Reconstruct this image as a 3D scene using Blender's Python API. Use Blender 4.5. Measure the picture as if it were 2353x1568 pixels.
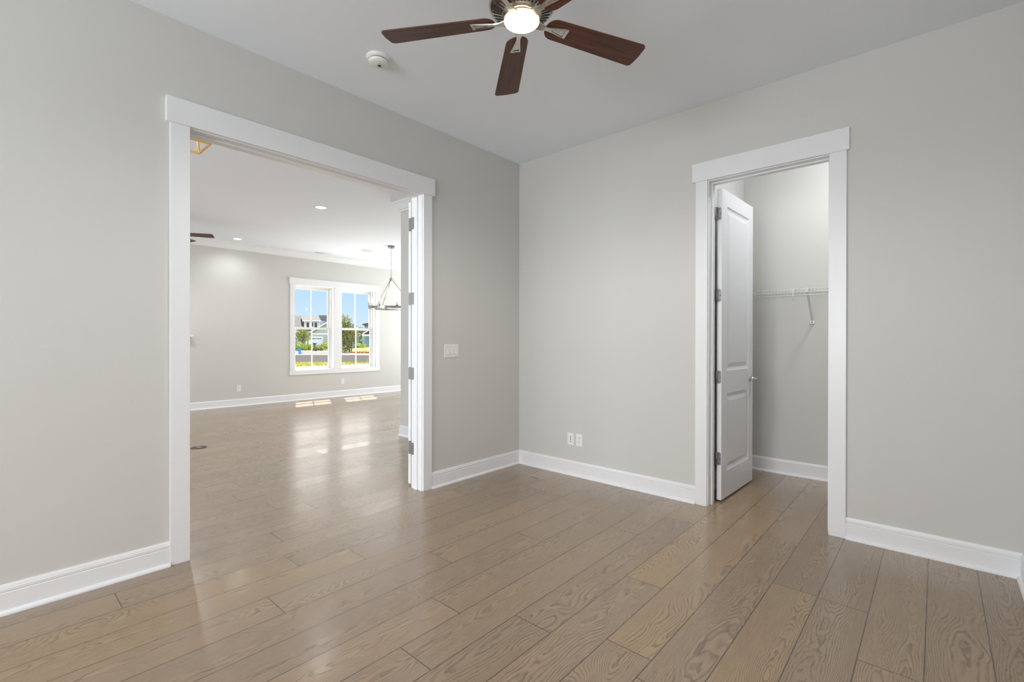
import bpy, bmesh, math, random
from math import sin, cos, pi, radians
from mathutils import Vector, Matrix

random.seed(7)
SC = bpy.context.scene
COL = SC.collection
for o in list(bpy.data.objects):
    bpy.data.objects.remove(o)

# ------------------------------------------------------------------ camera
CAM = Vector((3.182, -3.669, 1.26))
YAW, PITCH, ROLL = 0.728692, -0.002118, 0.001747
cd = Vector((-sin(YAW) * cos(PITCH), cos(YAW) * cos(PITCH), sin(PITCH)))
cr = Vector((cos(YAW), sin(YAW), 0))
cu = cr.cross(cd)
cr2 = cr * cos(ROLL) + cu * sin(ROLL)
cu2 = cu * cos(ROLL) - cr * sin(ROLL)
cam_data = bpy.data.cameras.new('camera')
cam_data.sensor_width = 36.0
cam_data.lens = 36.0 * 1092.34 / 2353.0
cam_data.shift_x = -0.8 / 2353.0
cam_data.shift_y = -1.3 / 2353.0
cam_data.clip_start = 0.02
cam_data.clip_end = 600
cam = bpy.data.objects.new('camera', cam_data)
M = Matrix.Identity(4)
for i in range(3):
    M[i][0], M[i][1], M[i][2], M[i][3] = cr2[i], cu2[i], -cd[i], CAM[i]
cam.matrix_world = M
COL.objects.link(cam)
SC.camera = cam

# ------------------------------------------------------------------ view, sky, sun, daylight
SC.view_settings.view_transform = 'Standard'
SC.view_settings.look = 'None'
SC.view_settings.gamma = 1.0
SC.view_settings.use_curve_mapping = False
SC.view_settings.exposure = 0.15
try:
    SC.cycles.max_bounces = 12
    SC.cycles.diffuse_bounces = 7
    SC.cycles.glossy_bounces = 5
    SC.cycles.transparent_max_bounces = 16
    SC.cycles.sample_clamp_indirect = 8
    SC.cycles.caustics_reflective = False
    SC.cycles.caustics_refractive = False
except Exception:
    pass

SUN_DIR = Vector((0.5, -0.21, -1.0)).normalized()      # the way the light travels
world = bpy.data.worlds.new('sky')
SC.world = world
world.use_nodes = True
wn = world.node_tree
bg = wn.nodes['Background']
# blue near the horizon, unseen white cloud added above for floor glare, blue overhead
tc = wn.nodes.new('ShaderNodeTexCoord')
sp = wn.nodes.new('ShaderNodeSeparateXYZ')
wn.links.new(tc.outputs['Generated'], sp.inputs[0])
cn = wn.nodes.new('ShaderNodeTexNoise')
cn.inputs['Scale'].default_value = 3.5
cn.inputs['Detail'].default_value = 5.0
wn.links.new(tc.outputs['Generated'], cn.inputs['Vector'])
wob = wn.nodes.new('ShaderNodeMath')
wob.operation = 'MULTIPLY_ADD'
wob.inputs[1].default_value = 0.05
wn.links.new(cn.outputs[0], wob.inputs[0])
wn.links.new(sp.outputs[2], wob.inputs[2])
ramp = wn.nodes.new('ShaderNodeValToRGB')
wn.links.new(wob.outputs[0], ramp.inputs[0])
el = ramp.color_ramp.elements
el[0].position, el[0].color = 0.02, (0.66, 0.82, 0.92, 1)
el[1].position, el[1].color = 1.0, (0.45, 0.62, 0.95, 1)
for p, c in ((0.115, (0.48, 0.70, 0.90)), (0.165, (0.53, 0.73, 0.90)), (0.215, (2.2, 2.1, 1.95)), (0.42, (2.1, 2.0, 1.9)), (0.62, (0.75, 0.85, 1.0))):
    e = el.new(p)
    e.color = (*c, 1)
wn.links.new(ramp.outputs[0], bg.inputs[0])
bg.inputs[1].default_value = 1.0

sl = bpy.data.lights.new('sun', 'SUN')
sl.energy = 13.0
sl.angle = 0.009
sl.color = (1.0, 0.975, 0.94)
so = bpy.data.objects.new('sun', sl)
so.rotation_euler = SUN_DIR.to_track_quat('-Z', 'Y').to_euler()
COL.objects.link(so)


def daylight(name, loc, direction, w, h, power, color=(1, 1, 1)):  # area light standing in for daylight at an unseen window
    l = bpy.data.lights.new(name, 'AREA')
    l.shape = 'RECTANGLE'
    l.size, l.size_y = w, h
    l.energy = power
    l.color = color
    o = bpy.data.objects.new(name, l)
    o.location = loc
    o.rotation_euler = Vector(direction).to_track_quat('-Z', 'Z').to_euler()
    COL.objects.link(o)
    return o


# area lights at unseen windows; the room's front one inferred, the others added
FRONT_Y = -8.2
daylight('window_daylight', (2.1, FRONT_Y - 0.24, 1.55), (0, 1, 0.65), 2.5, 1.7, 212, (0.95, 0.975, 1.0))
daylight('window_daylight', (3.53 + 0.20, -4.75, 1.55), (-1, 0, 0.35), 1.5, 1.7, 7, (0.95, 0.975, 1.0))  # added right wall window light, lifts the left wall
for gx in (-5.2, -3.3, -1.4):
    daylight('window_daylight', (gx, FRONT_Y - 0.24, 1.55), (0, 1, 0.25), 1.5, 1.9, 98, (0.88, 0.94, 1.0))  # added window lights that fill the great room
# added unseen end window, brightens the great room ceiling and far wall
daylight('window_daylight', (-4.7, 4.6 + 0.20, 1.40), (0, -1, 0.45), 2.9, 2.1, 128, (0.89, 0.945, 1.0))


# ------------------------------------------------------------------ node helpers
class NT:
    def __init__(self, name):
        self.mat = bpy.data.materials.new(name)
        self.mat.use_nodes = True
        self.t = self.mat.node_tree
        self.b = self.t.nodes['Principled BSDF']
        self.out = self.t.nodes['Material Output']

    def n(self, typ, **kw):
        nd = self.t.nodes.new(typ)
        for k, v in kw.items():
            setattr(nd, k, v)
        return nd

    def link(self, a, b):
        self.t.links.new(a, b)

    def put(self, sock, v):
        if hasattr(v, 'is_output'):
            self.link(v, sock)
        else:
            sock.default_value = v

    def m(self, op, a, b=0.0, c=0.0, clamp=False):
        nd = self.n('ShaderNodeMath', operation=op, use_clamp=clamp)
        for i, v in enumerate((a, b, c)):
            self.put(nd.inputs[i], v)
        return nd.outputs[0]

    def xyz(self, x, y, z=0.0):
        nd = self.n('ShaderNodeCombineXYZ')
        for i, v in enumerate((x, y, z)):
            self.put(nd.inputs[i], v)
        return nd.outputs[0]

    def noise(self, vec, scale, detail=2.0, rough=0.5):
        nd = self.n('ShaderNodeTexNoise')
        self.link(vec, nd.inputs['Vector'])
        nd.inputs['Scale'].default_value = scale
        nd.inputs['Detail'].default_value = detail
        nd.inputs['Roughness'].default_value = rough
        return nd.outputs[0]

    def mix(self, f, a, b, blend='MIX'):
        nd = self.n('ShaderNodeMix', data_type='RGBA', blend_type=blend)
        self.put(nd.inputs[0], f)
        for i, v in ((6, a), (7, b)):
            if hasattr(v, 'is_output'):
                self.link(v, nd.inputs[i])
            else:
                nd.inputs[i].default_value = (*v, 1)
        return nd.outputs[2]

    def smooth(self, v, lo, hi, a=0.0, b=1.0):
        nd = self.n('ShaderNodeMapRange', interpolation_type='SMOOTHSTEP')
        self.put(nd.inputs[0], v)
        for i, x in enumerate((lo, hi, a, b)):
            nd.inputs[i + 1].default_value = x
        return nd.outputs[0]

    def bump(self, h, strength, dist=0.001):
        nd = self.n('ShaderNodeBump')
        nd.inputs['Strength'].default_value = strength
        nd.inputs['Distance'].default_value = dist
        self.link(h, nd.inputs['Height'])
        self.link(nd.outputs[0], self.b.inputs['Normal'])

    def obj(self):
        return self.n('ShaderNodeTexCoord').outputs['Object']


def srgb(r, g, b):
    f = lambda c: (c / 255 / 12.92) if c <= 10 else ((c / 255 + 0.055) / 1.055) ** 2.4
    return (f(r), f(g), f(b))


def plain(name, color, rough=0.5, metal=0.0, var=0.03, scale=6.0, spec=0.5, bump=0.0, bscale=200.0):
    k = NT(name)
    v = k.noise(k.obj(), scale, 3.0)
    f = k.m('MULTIPLY_ADD', v, 2 * var, 1 - var)
    c = k.n('ShaderNodeVectorMath', operation='SCALE')
    c.inputs[0].default_value = color
    k.put(c.inputs[3], f)
    k.link(c.outputs[0], k.b.inputs['Base Color'])
    k.b.inputs['Roughness'].default_value = rough
    k.b.inputs['Metallic'].default_value = metal
    k.b.inputs['Specular IOR Level'].default_value = spec
    if bump:
        k.bump(k.noise(k.obj(), bscale, 2.0), bump, 0.0006)
    return k.mat


def emit(name, color, strength):
    k = NT(name)
    k.b.inputs['Base Color'].default_value = (0.8, 0.8, 0.8, 1)
    k.b.inputs['Emission Color'].default_value = (*color, 1)
    k.b.inputs['Emission Strength'].default_value = strength
    return k.mat


# ------------------------------------------------------------------ materials
MAT = {}
MAT['paint'] = plain('wall_paint', (0.60, 0.597, 0.572), 0.75, var=0.012, scale=1.5, spec=0.25, bump=0.12, bscale=260)
MAT['ceiling'] = plain('ceiling_paint', (0.84, 0.885, 0.95), 0.9, var=0.01, scale=1.5, spec=0.15, bump=0.1, bscale=220)
MAT['trim'] = plain('white_trim_paint', (0.79, 0.80, 0.82), 0.32, var=0.01, spec=0.45)
MAT['vinyl'] = plain('white_window_vinyl', (0.82, 0.82, 0.80), 0.35, var=0.01)
MAT['plate'] = plain('white_plastic', (0.80, 0.80, 0.78), 0.3, var=0.01)
MAT['slot'] = plain('dark_slot', (0.03, 0.028, 0.026), 0.6)
MAT['nickel'] = plain('brushed_nickel', (0.62, 0.59, 0.55), 0.28, 1.0, var=0.06, scale=40)
MAT['chrome'] = plain('polished_nickel', (0.72, 0.70, 0.67), 0.14, 1.0, var=0.04, scale=30)
MAT['steel'] = plain('satin_steel', (0.33, 0.325, 0.32), 0.35, 1.0, var=0.1, scale=50)
MAT['brass'] = plain('aged_gold', (0.80, 0.52, 0.17), 0.3, 1.0, var=0.05, scale=30)
MAT['bronze'] = plain('dark_bronze', (0.10, 0.085, 0.07), 0.45, 0.7, var=0.1, scale=40)
MAT['wire'] = plain('white_coated_wire', (0.74, 0.74, 0.71), 0.4, var=0.02)


def bowl_glass():
    k = NT('lit_bowl_glass')
    s = k.n('ShaderNodeSeparateXYZ')
    k.link(k.obj(), s.inputs[0])
    r = k.m('SQRT', k.m('ADD', k.m('MULTIPLY', s.outputs[0], s.outputs[0]), k.m('MULTIPLY', s.outputs[1], s.outputs[1])))
    k.link(k.mix(k.smooth(r, 0.058, 0.083), (1.0, 0.86, 0.66), (1.0, 0.62, 0.30)), k.b.inputs['Emission Color'])
    k.link(k.smooth(r, 0.062, 0.0825, 7.0, 1.5), k.b.inputs['Emission Strength'])
    return k.mat


MAT['lamp_warm'] = bowl_glass()
MAT['lamp_white'] = emit('lit_diffuser', (1.0, 0.90, 0.78), 12.0)
MAT['bulb'] = emit('lit_bulb', (1.0, 0.96, 0.90), 60.0)


def oak_floor():
    k = NT('oak_planks')
    uv = k.n('ShaderNodeUVMap', uv_map='plank').outputs[0]
    s = k.n('ShaderNodeSeparateXYZ')
    k.link(uv, s.inputs[0])
    lx, ly = s.outputs[0], s.outputs[1]
    uv2 = k.n('ShaderNodeUVMap', uv_map='rest').outputs[0]
    s2 = k.n('ShaderNodeSeparateXYZ')
    k.link(uv2, s2.inputs[0])
    rest = s2.outputs[0]
    at = k.n('ShaderNodeAttribute', attribute_name='seed')
    sc = k.n('ShaderNodeSeparateColor')
    k.link(at.outputs['Color'], sc.inputs[0])
    r1, r2, r3 = sc.outputs[0], sc.outputs[1], sc.outputs[2]
    zseed = k.m('MULTIPLY', r1, 91.0)
    # slow wander of the tree's heart along the plank
    wand = k.noise(k.xyz(k.m('MULTIPLY', lx, 3.0), k.m('MULTIPLY', ly, 1.1), zseed), 1.0, 2.0)
    wand2 = k.noise(k.xyz(k.m('MULTIPLY', lx, 6.0), k.m('MULTIPLY', ly, 2.0), k.m('ADD', zseed, 7.0)), 1.0, 3.0, 0.55)
    fine = k.noise(k.xyz(k.m('MULTIPLY', lx, 70.0), k.m('MULTIPLY', ly, 16.0), zseed), 1.0, 3.0, 0.6)
    ctr = k.m('MULTIPLY_ADD', r2, 0.14, 0.03)
    u = k.m('ADD', k.m('SUBTRACT', lx, ctr), k.m('MULTIPLY_ADD', wand, 0.10, -0.05))
    dep = k.noise(k.xyz(k.m('MULTIPLY', ly, 0.85), k.m('MULTIPLY', r3, 40.0), zseed), 1.0, 1.5)
    dep = k.m('MULTIPLY_ADD', dep, 0.25, -0.065)
    rad = k.m('SQRT', k.m('ADD', k.m('MULTIPLY', u, u), k.m('MULTIPLY', dep, dep)))
    rad = k.m('ADD', rad, k.m('MULTIPLY', k.m('SUBTRACT', wand2, 0.5), 0.050))
    rad = k.m('ADD', rad, k.m('MULTIPLY', k.m('SUBTRACT', fine, 0.5), 0.0105))
    # knots
    vo = k.n('ShaderNodeTexVoronoi', feature='F1')
    k.link(k.xyz(k.m('MULTIPLY', lx, 5.0), k.m('MULTIPLY', ly, 1.55), zseed), vo.inputs['Vector'])
    vo.inputs['Scale'].default_value = 1.0
    kd = k.m('ADD', vo.outputs['Distance'], k.m('MULTIPLY', k.m('SUBTRACT', fine, 0.5), 0.06))
    swirl = k.smooth(kd, 0.0, 0.42, 1.0, 0.0)
    rad = k.m('ADD', rad, k.m('MULTIPLY', swirl, 0.055))
    ring = k.m('FRACT', k.m('MULTIPLY', rad, k.m('MULTIPLY_ADD', r3, 55.0, 120.0)))
    late = k.smooth(ring, 0.38, 0.90)
    late = k.m('MULTIPLY', late, k.smooth(ring, 0.92, 1.0, 1.0, 0.0))
    brk = k.noise(k.xyz(k.m('MULTIPLY', lx, 60.0), k.m('MULTIPLY', ly, 9.0), zseed), 1.0, 2.0)
    late = k.m('MULTIPLY', late, k.smooth(brk, 0.25, 0.65, 0.35, 1.0))
    pore = k.noise(k.xyz(k.m('MULTIPLY', lx, 330.0), k.m('MULTIPLY', ly, 11.0), zseed), 1.0, 2.0, 0.6)
    pore = k.smooth(pore, 0.50, 0.72)
    cloud = k.noise(k.xyz(k.m('MULTIPLY', lx, 5.0), k.m('MULTIPLY', ly, 2.2), k.m('ADD', zseed, 3.0)), 1.0, 2.0)
    base = k.mix(r1, (0.365, 0.259, 0.165), (0.308, 0.222, 0.148))
    warm = k.smooth(r2, 0.66, 1.0, 0.0, 0.75)
    base = k.mix(warm, base, (0.385, 0.263, 0.145))
    dark = k.mix(0.74, base, (0.085, 0.060, 0.042))
    col = k.mix(k.m('MULTIPLY', late, 0.88), base, dark)
    col = k.mix(k.m('MULTIPLY', pore, 0.17), col, (0.12, 0.085, 0.06))
    col = k.mix(k.smooth(cloud, 0.35, 0.75, 0.0, 0.22), col, (0.235, 0.18, 0.135))
    heart = k.smooth(kd, 0.02, 0.075, 1.0, 0.0)
    sel = k.n('ShaderNodeSeparateColor')
    k.link(vo.outputs['Color'], sel.inputs[0])
    heart = k.m('MULTIPLY', heart, k.smooth(sel.outputs[0], 0.58, 0.62))
    col = k.mix(k.m('MULTIPLY', heart, 0.85), col, (0.045, 0.032, 0.025))
    # the bevelled joints between the boards
    ex = k.m('MINIMUM', lx, k.m('SUBTRACT', 0.2, lx))
    ey = k.m('MINIMUM', ly, rest)
    e = k.m('MINIMUM', ex, ey)
    joint = k.smooth(e, 0.0008, 0.0034, 1.0, 0.0)
    col = k.mix(k.m('MULTIPLY', joint, 0.90), col, (0.055, 0.040, 0.030))
    k.link(col, k.b.inputs['Base Color'])
    rgh = k.m('MULTIPLY_ADD', late, 0.05, 0.265)
    rgh = k.m('ADD', rgh, k.m('MULTIPLY', k.m('SUBTRACT', r3, 0.5), 0.07))
    pol = k.n('ShaderNodeAttribute', attribute_name='polish').outputs['Fac']
    rgh = k.m('SUBTRACT', rgh, k.m('MULTIPLY', pol, 0.08))
    k.link(rgh, k.b.inputs['Roughness'])
    k.b.inputs['Specular IOR Level'].default_value = 0.5
    k.b.inputs['Coat Weight'].default_value = 0.4
    k.link(k.m('SUBTRACT', rgh, 0.085), k.b.inputs['Coat Roughness'])
    hgt = k.m('SUBTRACT', k.m('MULTIPLY', late, -0.15), k.m('MULTIPLY', joint, 1.0))
    hgt = k.m('ADD', hgt, k.m('MULTIPLY', cloud, 0.8))
    k.bump(hgt, 0.10, 0.0012)
    return k.mat


MAT['oak'] = oak_floor()


def walnut():
    k = NT('walnut_blade')
    s = k.n('ShaderNodeSeparateXYZ')
    k.link(k.obj(), s.inputs[0])
    v = k.noise(k.xyz(k.m('MULTIPLY', s.outputs[0], 3.0), k.m('MULTIPLY', s.outputs[1], 55.0), 0.0), 1.0, 4.0, 0.6)
    w = k.noise(k.xyz(k.m('MULTIPLY', s.outputs[0], 1.2), k.m('MULTIPLY', s.outputs[1], 14.0), 4.0), 1.0, 2.0)
    c = k.mix(k.smooth(v, 0.3, 0.7), (0.135, 0.047, 0.025), (0.060, 0.022, 0.013))
    c = k.mix(k.smooth(w, 0.45, 0.7, 0.0, 0.6), c, (0.040, 0.018, 0.013))
    k.link(c, k.b.inputs['Base Color'])
    k.b.inputs['Roughness'].default_value = 0.42
    k.b.inputs['Specular IOR Level'].default_value = 0.35
    return k.mat


MAT['walnut'] = walnut()


def glass():
    k = NT('window_glass')
    tr = k.n('ShaderNodeBsdfTransparent')
    gl = k.n('ShaderNodeBsdfGlossy')
    gl.inputs['Roughness'].default_value = 0.02
    fr = k.n('ShaderNodeFresnel')
    fr.inputs[0].default_value = 1.35
    mx = k.n('ShaderNodeMixShader')
    geo = k.n('ShaderNodeNewGeometry')
    front = k.m('SUBTRACT', 1.0, geo.outputs['Backfacing'])
    k.link(k.m('MULTIPLY', k.m('MULTIPLY', fr.outputs[0], front), 0.45), mx.inputs[0])
    k.link(tr.outputs[0], mx.inputs[1])
    k.link(gl.outputs[0], mx.inputs[2])
    k.link(mx.outputs[0], k.out.inputs[0])
    return k.mat


MAT['glass'] = glass()


# ------------------------------------------------------------------ mesh helpers
def B():
    return bmesh.new()


def box(bm, x0, x1, y0, y1, z0, z1, mtx=None):
    if x0 > x1: x0, x1 = x1, x0
    if y0 > y1: y0, y1 = y1, y0
    if z0 > z1: z0, z1 = z1, z0
    vs = [Vector((x, y, z)) for z in (z0, z1) for y in (y0, y1) for x in (x0, x1)]
    if mtx is not None:
        vs = [mtx @ v for v in vs]
    v = [bm.verts.new(c) for c in vs]
    for f in ((0, 2, 3, 1), (4, 5, 7, 6), (0, 1, 5, 4), (2, 6, 7, 3), (0, 4, 6, 2), (1, 3, 7, 5)):
        bm.faces.new([v[i] for i in f])
    return v


def lathe(bm, prof, seg=48, center=(0, 0, 0), smooth=True):
    cx, cy, cz = center
    rings = []
    for r, z in prof:
        if r < 1e-6:
            rings.append([bm.verts.new((cx, cy, cz + z))])
        else:
            rings.append([bm.verts.new((cx + r * cos(2 * pi * i / seg), cy + r * sin(2 * pi * i / seg), cz + z)) for i in range(seg)])
    for a, b in zip(rings[:-1], rings[1:]):
        for i in range(seg):
            j = (i + 1) % seg
            if len(a) == 1 and len(b) == 1:
                continue
            if len(a) == 1:
                f = bm.faces.new((a[0], b[i], b[j]))
            elif len(b) == 1:
                f = bm.faces.new((a[i], b[0], a[j]))
            else:
                f = bm.faces.new((a[i], b[i], b[j], a[j]))
            f.smooth = smooth


def tube(bm, pts, r, seg=8, cap=True):
    pts = [Vector(p) for p in pts]
    rings = []
    up = None
    for i, p in enumerate(pts):
        t = (pts[min(i + 1, len(pts) - 1)] - pts[max(i - 1, 0)]).normalized()
        if up is None:
            up = Vector((0, 0, 1)) if abs(t.z) < 0.9 else Vector((1, 0, 0))
        a = t.cross(up).normalized()
        b = a.cross(t).normalized()
        up = b
        rr = r[i] if isinstance(r, (list, tuple)) else r
        rings.append([bm.verts.new(p + (a * cos(2 * pi * k / seg) + b * sin(2 * pi * k / seg)) * rr) for k in range(seg)])
    for A, C in zip(rings[:-1], rings[1:]):
        for k in range(seg):
            f = bm.faces.new((A[k], A[(k + 1) % seg], C[(k + 1) % seg], C[k]))
            f.smooth = True
    if cap:
        bm.faces.new(rings[0][::-1])
        bm.faces.new(rings[-1])


def prism(bm, poly, z0, z1, mtx=None):
    """poly in x,y extruded z0..z1"""
    lo = [Vector((x, y, z0)) for x, y in poly]
    hi = [Vector((x, y, z1)) for x, y in poly]
    if mtx is not None:
        lo = [mtx @ v for v in lo]
        hi = [mtx @ v for v in hi]
    lo = [bm.verts.new(v) for v in lo]
    hi = [bm.verts.new(v) for v in hi]
    bm.faces.new(lo[::-1])
    bm.faces.new(hi)
    n = len(poly)
    for i in range(n):
        bm.faces.new((lo[i], lo[(i + 1) % n], hi[(i + 1) % n], hi[i]))


def sweep(bm, path, prof, left=True):
    """profile (offset, z) run along a floor path, mitred; offset to the left or right of travel"""
    P = [Vector((x, y)) for x, y in path]
    n = len(P)
    rings = []
    for i in range(n):
        def nor(a, b):
            t = (b - a).normalized()
            return Vector((-t.y, t.x)) if left else Vector((t.y, -t.x))
        if i == 0:
            q = nor(P[0], P[1])
        elif i == n - 1:
            q = nor(P[-2], P[-1])
        else:
            n1, n2 = nor(P[i - 1], P[i]), nor(P[i], P[i + 1])
            q = (n1 + n2) / (1 + n1.dot(n2))
        rings.append([bm.verts.new((P[i].x + q.x * d, P[i].y + q.y * d, z)) for d, z in prof])
    k = len(prof)
    for a, b in zip(rings[:-1], rings[1:]):
        for j in range(k):
            bm.faces.new((a[j], a[(j + 1) % k], b[(j + 1) % k], b[j]))
    bm.faces.new(rings[0])
    bm.faces.new(rings[-1][::-1])


def finish(name, bm, mat, parent=None, bevel=0.0, loc=None, recalc=True, smooth_angle=None):
    if recalc:
        bmesh.ops.recalc_face_normals(bm, faces=bm.faces)
    me = bpy.data.meshes.new(name)
    bm.to_mesh(me)
    bm.free()
    o = bpy.data.objects.new(name, me)
    if mat:
        me.materials.append(MAT[mat] if isinstance(mat, str) else mat)
    COL.objects.link(o)
    if parent is not None:
        o.parent = parent
    if loc is not None:
        o.location = loc
    if bevel:
        mod = o.modifiers.new('bevel', 'BEVEL')
        mod.width = bevel
        mod.segments = 2
        mod.limit_method = 'ANGLE'
    return o


def empty(name, loc=(0, 0, 0), rz=0.0, parent=None):
    o = bpy.data.objects.new(name, None)
    o.empty_display_size = 0.05
    o.location = loc
    o.rotation_euler = (0, 0, rz)
    if parent is not None:
        o.parent = parent
    COL.objects.link(o)
    return o


def tag(o, label, cat, group=None, kind=None):
    o['label'] = label
    o['category'] = cat
    if group: o['group'] = group
    if kind: o['kind'] = kind
    return o


def struct(o, label, cat):
    return tag(o, label, cat, kind='structure')


def copy_tree(o, parent=None):
    c = o.copy()
    COL.objects.link(c)
    if parent is not None:
        c.parent = parent
    for ch in [x for x in bpy.data.objects if x.parent == o]:
        copy_tree(ch, c)
    return c


# ------------------------------------------------------------------ sizes of the place (metres)
H = 3.048            # ceiling
T = 0.13             # inside wall thickness
RX = 3.53            # right wall
FAR = -6.59          # window wall of the great room
BACK = 4.6           # far end of the great room
# double opening in the left wall, along y
OA, OB, OH = -2.879, -1.231, 2.458
# closet opening in the back wall, along x
CA, CB = 1.896, 2.660
# closet
CLX0, CLX1, CLY = 1.755, 3.53, 1.365

# ------------------------------------------------------------------ floor: one oak floor through all rooms
JOINTS = {0: [-1.04, -3.225], 1: [-0.30, -2.492], 2: [-2.197], 3: [-0.549, -2.735], 4: [-1.90], 5: [-1.337], 6: [-2.20],
          7: [-0.84], 8: [-2.04], 9: [0.79, -1.372], 10: [0.252, -1.914], 11: [-0.297], 12: [-0.93], 14: [-1.366], 15: [-0.245],
          -5: [-1.9], -7: [-1.608], -9: [-1.45], -8: [-2.185], -11: [0.35, -1.157], -12: [-1.89], -10: [-2.127], -13: [-0.9],
          -16: [-0.917], -15: [-1.513]}


def build_floor():
    bm = B()
    uv = bm.loops.layers.uv.new('plank')
    uv2 = bm.loops.layers.uv.new('rest')
    seed = bm.faces.layers.float_vector.new('seed_v')
    pol = bm.faces.layers.float.new('polish')
    rnd = random.Random(41)
    y_lo, y_hi = FRONT_Y - 0.2, BACK + 0.15
    k0 = int(math.floor((FAR - 0.15 - 0.15) / 0.2))
    k1 = int(math.ceil((RX + 0.15 - 0.15) / 0.2))
    for k in range(k0, k1):
        x0 = 0.15 + 0.2 * k
        js = sorted(JOINTS.get(k, [rnd.uniform(-2.6, 0.2)]))
        while js[0] > y_lo:
            js.insert(0, js[0] - rnd.uniform(1.5, 2.2))
        while js[-1] < y_hi:
            js.append(js[-1] + rnd.uniform(1.5, 2.2))
        js[0], js[-1] = min(js[0], y_lo), max(js[-1], y_hi)
        for a, b in zip(js[:-1], js[1:]):
            if b <= y_lo or a >= y_hi:
                continue
            va = [bm.verts.new((x, y, 0)) for x, y in ((x0, a), (x0 + 0.2, a), (x0 + 0.2, b), (x0, b))]
            f = bm.faces.new(va)
            flip = rnd.random() < 0.5
            off = 0.0
            for lp in f.loops:
                px, py = lp.vert.co.x - x0, lp.vert.co.y - a
                if flip:
                    px, py = 0.2 - px, (b - a) - py
                lp[uv].uv = (px, py + off)
                lp[uv2].uv = ((b - a) - py, 0)
            f[seed] = (rnd.random(), rnd.random(), rnd.random())
            f[pol] = 1.0 if (k == -11 and abs(a + 1.157) < 0.01) else 0.0
    o = finish('floor', bm, 'oak', recalc=False)
    me = o.data
    src = [tuple(d.vector) for d in me.attributes['seed_v'].data]
    at = me.attributes.new('seed', 'FLOAT_COLOR', 'FACE')
    for d, s in zip(at.data, src):
        d.color = (*s, 1)
    return o


floor = struct(build_floor(), 'brown oak plank floor running through all the rooms', 'floor')
bm = B()      # the chipped board end near the room corner leaves a dark open sliver
prism(bm, [(0.418, -0.306), (0.452, -0.3085), (0.495, -0.304), (0.497, -0.301), (0.455, -0.3005), (0.420, -0.303)], -0.002, 0.0006)
finish('joint_gap', bm, 'slot', floor)
bm = B()
box(bm, FAR - 0.25, RX + 0.2, FRONT_Y - 0.2, BACK + 0.2, -0.3, -0.004)
struct(finish('trim_9', bm, plain('concrete_slab', (0.4, 0.39, 0.37), 0.9)), 'concrete slab under the oak floor', 'slab')

# ------------------------------------------------------------------ ceiling and walls
bm = B()
box(bm, FAR - 0.25, RX + 0.2, FRONT_Y - 0.2, BACK + 0.2, H, H + 0.2)
struct(finish('ceiling', bm, 'ceiling'), 'flat pale grey painted ceiling', 'ceiling')

bm = B()
J = 0.012             # jamb boards sit inside the rough openings
box(bm, -T, 0, FRONT_Y, OA - J, 0, H)
box(bm, -T, 0, OB + J, 0.0, 0, H)
box(bm, -T, 0, OA - J, OB + J, OH + J, H)
struct(finish('wall_left', bm, 'paint'), 'greige left wall with the wide cased opening', 'wall')

bm = B()
box(bm, -2.05, CA - J, 0, T, 0, H)
box(bm, CB + J, RX + 0.15, 0, T, 0, H)
box(bm, CA - J, CB + J, 0, T, OH + J, H)
struct(finish('wall_back', bm, 'paint'), 'greige back wall with the closet doorway', 'wall')

bm = B()
box(bm, RX, RX + 0.15, FRONT_Y - 0.2, -5.55, 0, H)
box(bm, RX, RX + 0.15, -3.95, 0.0, 0, H)
box(bm, RX, RX + 0.15, -5.55, -3.95, 0, 0.65)
box(bm, RX, RX + 0.15, -5.55, -3.95, 2.45, H)
struct(finish('wall_right', bm, 'paint'), 'greige right wall beside the camera', 'wall')


def wall_with_windows_y(name, x0, x1, wins, label):
    bm = B()
    y0, y1 = FRONT_Y - 0.2, FRONT_Y
    xs = x0
    for a, b, z0, z1 in sorted(wins):
        box(bm, xs, a, y0, y1, 0, H)
        box(bm, a, b, y0, y1, 0, z0)
        box(bm, a, b, y0, y1, z1, H)
        xs = b
    box(bm, xs, x1, y0, y1, 0, H)
    return struct(finish(name, bm, 'paint'), label, 'wall')


wall_with_windows_y('wall_front', 0.0, RX, [(0.8, 3.4, 0.65, 2.45)], 'greige front wall behind the camera')
GW = [(-5.95, -4.45, 0.55, 2.5), (-4.05, -2.55, 0.55, 2.5), (-2.15, -0.65, 0.55, 2.5)]
wall_with_windows_y('wall_great_front', FAR, 0.0, GW, 'greige front wall of the great room')

# window wall of the great room
W1, W2 = (0.604, 1.464), (1.630, 2.484)
WZ0, WZ1 = 0.615, 2.378
WT = 0.20
bm = B()
box(bm, FAR - WT, FAR, FRONT_Y - 0.2, W1[0], 0, H)
box(bm, FAR - WT, FAR, W2[1], BACK, 0, H)
box(bm, FAR - WT, FAR, W1[0], W2[1], 0, WZ0)
box(bm, FAR - WT, FAR, W1[0], W2[1], WZ1, H)
box(bm, FAR - WT, FAR, W1[1], W2[0], WZ0, WZ1)
struct(finish('wall_far', bm, 'paint'), 'pale great room wall with the pair of windows', 'wall')
bm = B()
box(bm, FAR - WT, -6.2, BACK, BACK + 0.15, 0, H)
box(bm, -3.2, RX + 0.15, BACK, BACK + 0.15, 0, H)
box(bm, -6.2, -3.2, BACK, BACK + 0.15, 2.45, H)
box(bm, -6.2, -3.2, BACK, BACK + 0.15, 0, 0.3)
struct(finish('wall_great_back', bm, 'paint'), 'pale end wall of the great room', 'wall')
bm = B()
box(bm, -2.05, -1.90, T, BACK, 0, H)
struct(finish('wall_return', bm, 'paint'), 'pale wall turning the corner past the opening', 'wall')

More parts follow.
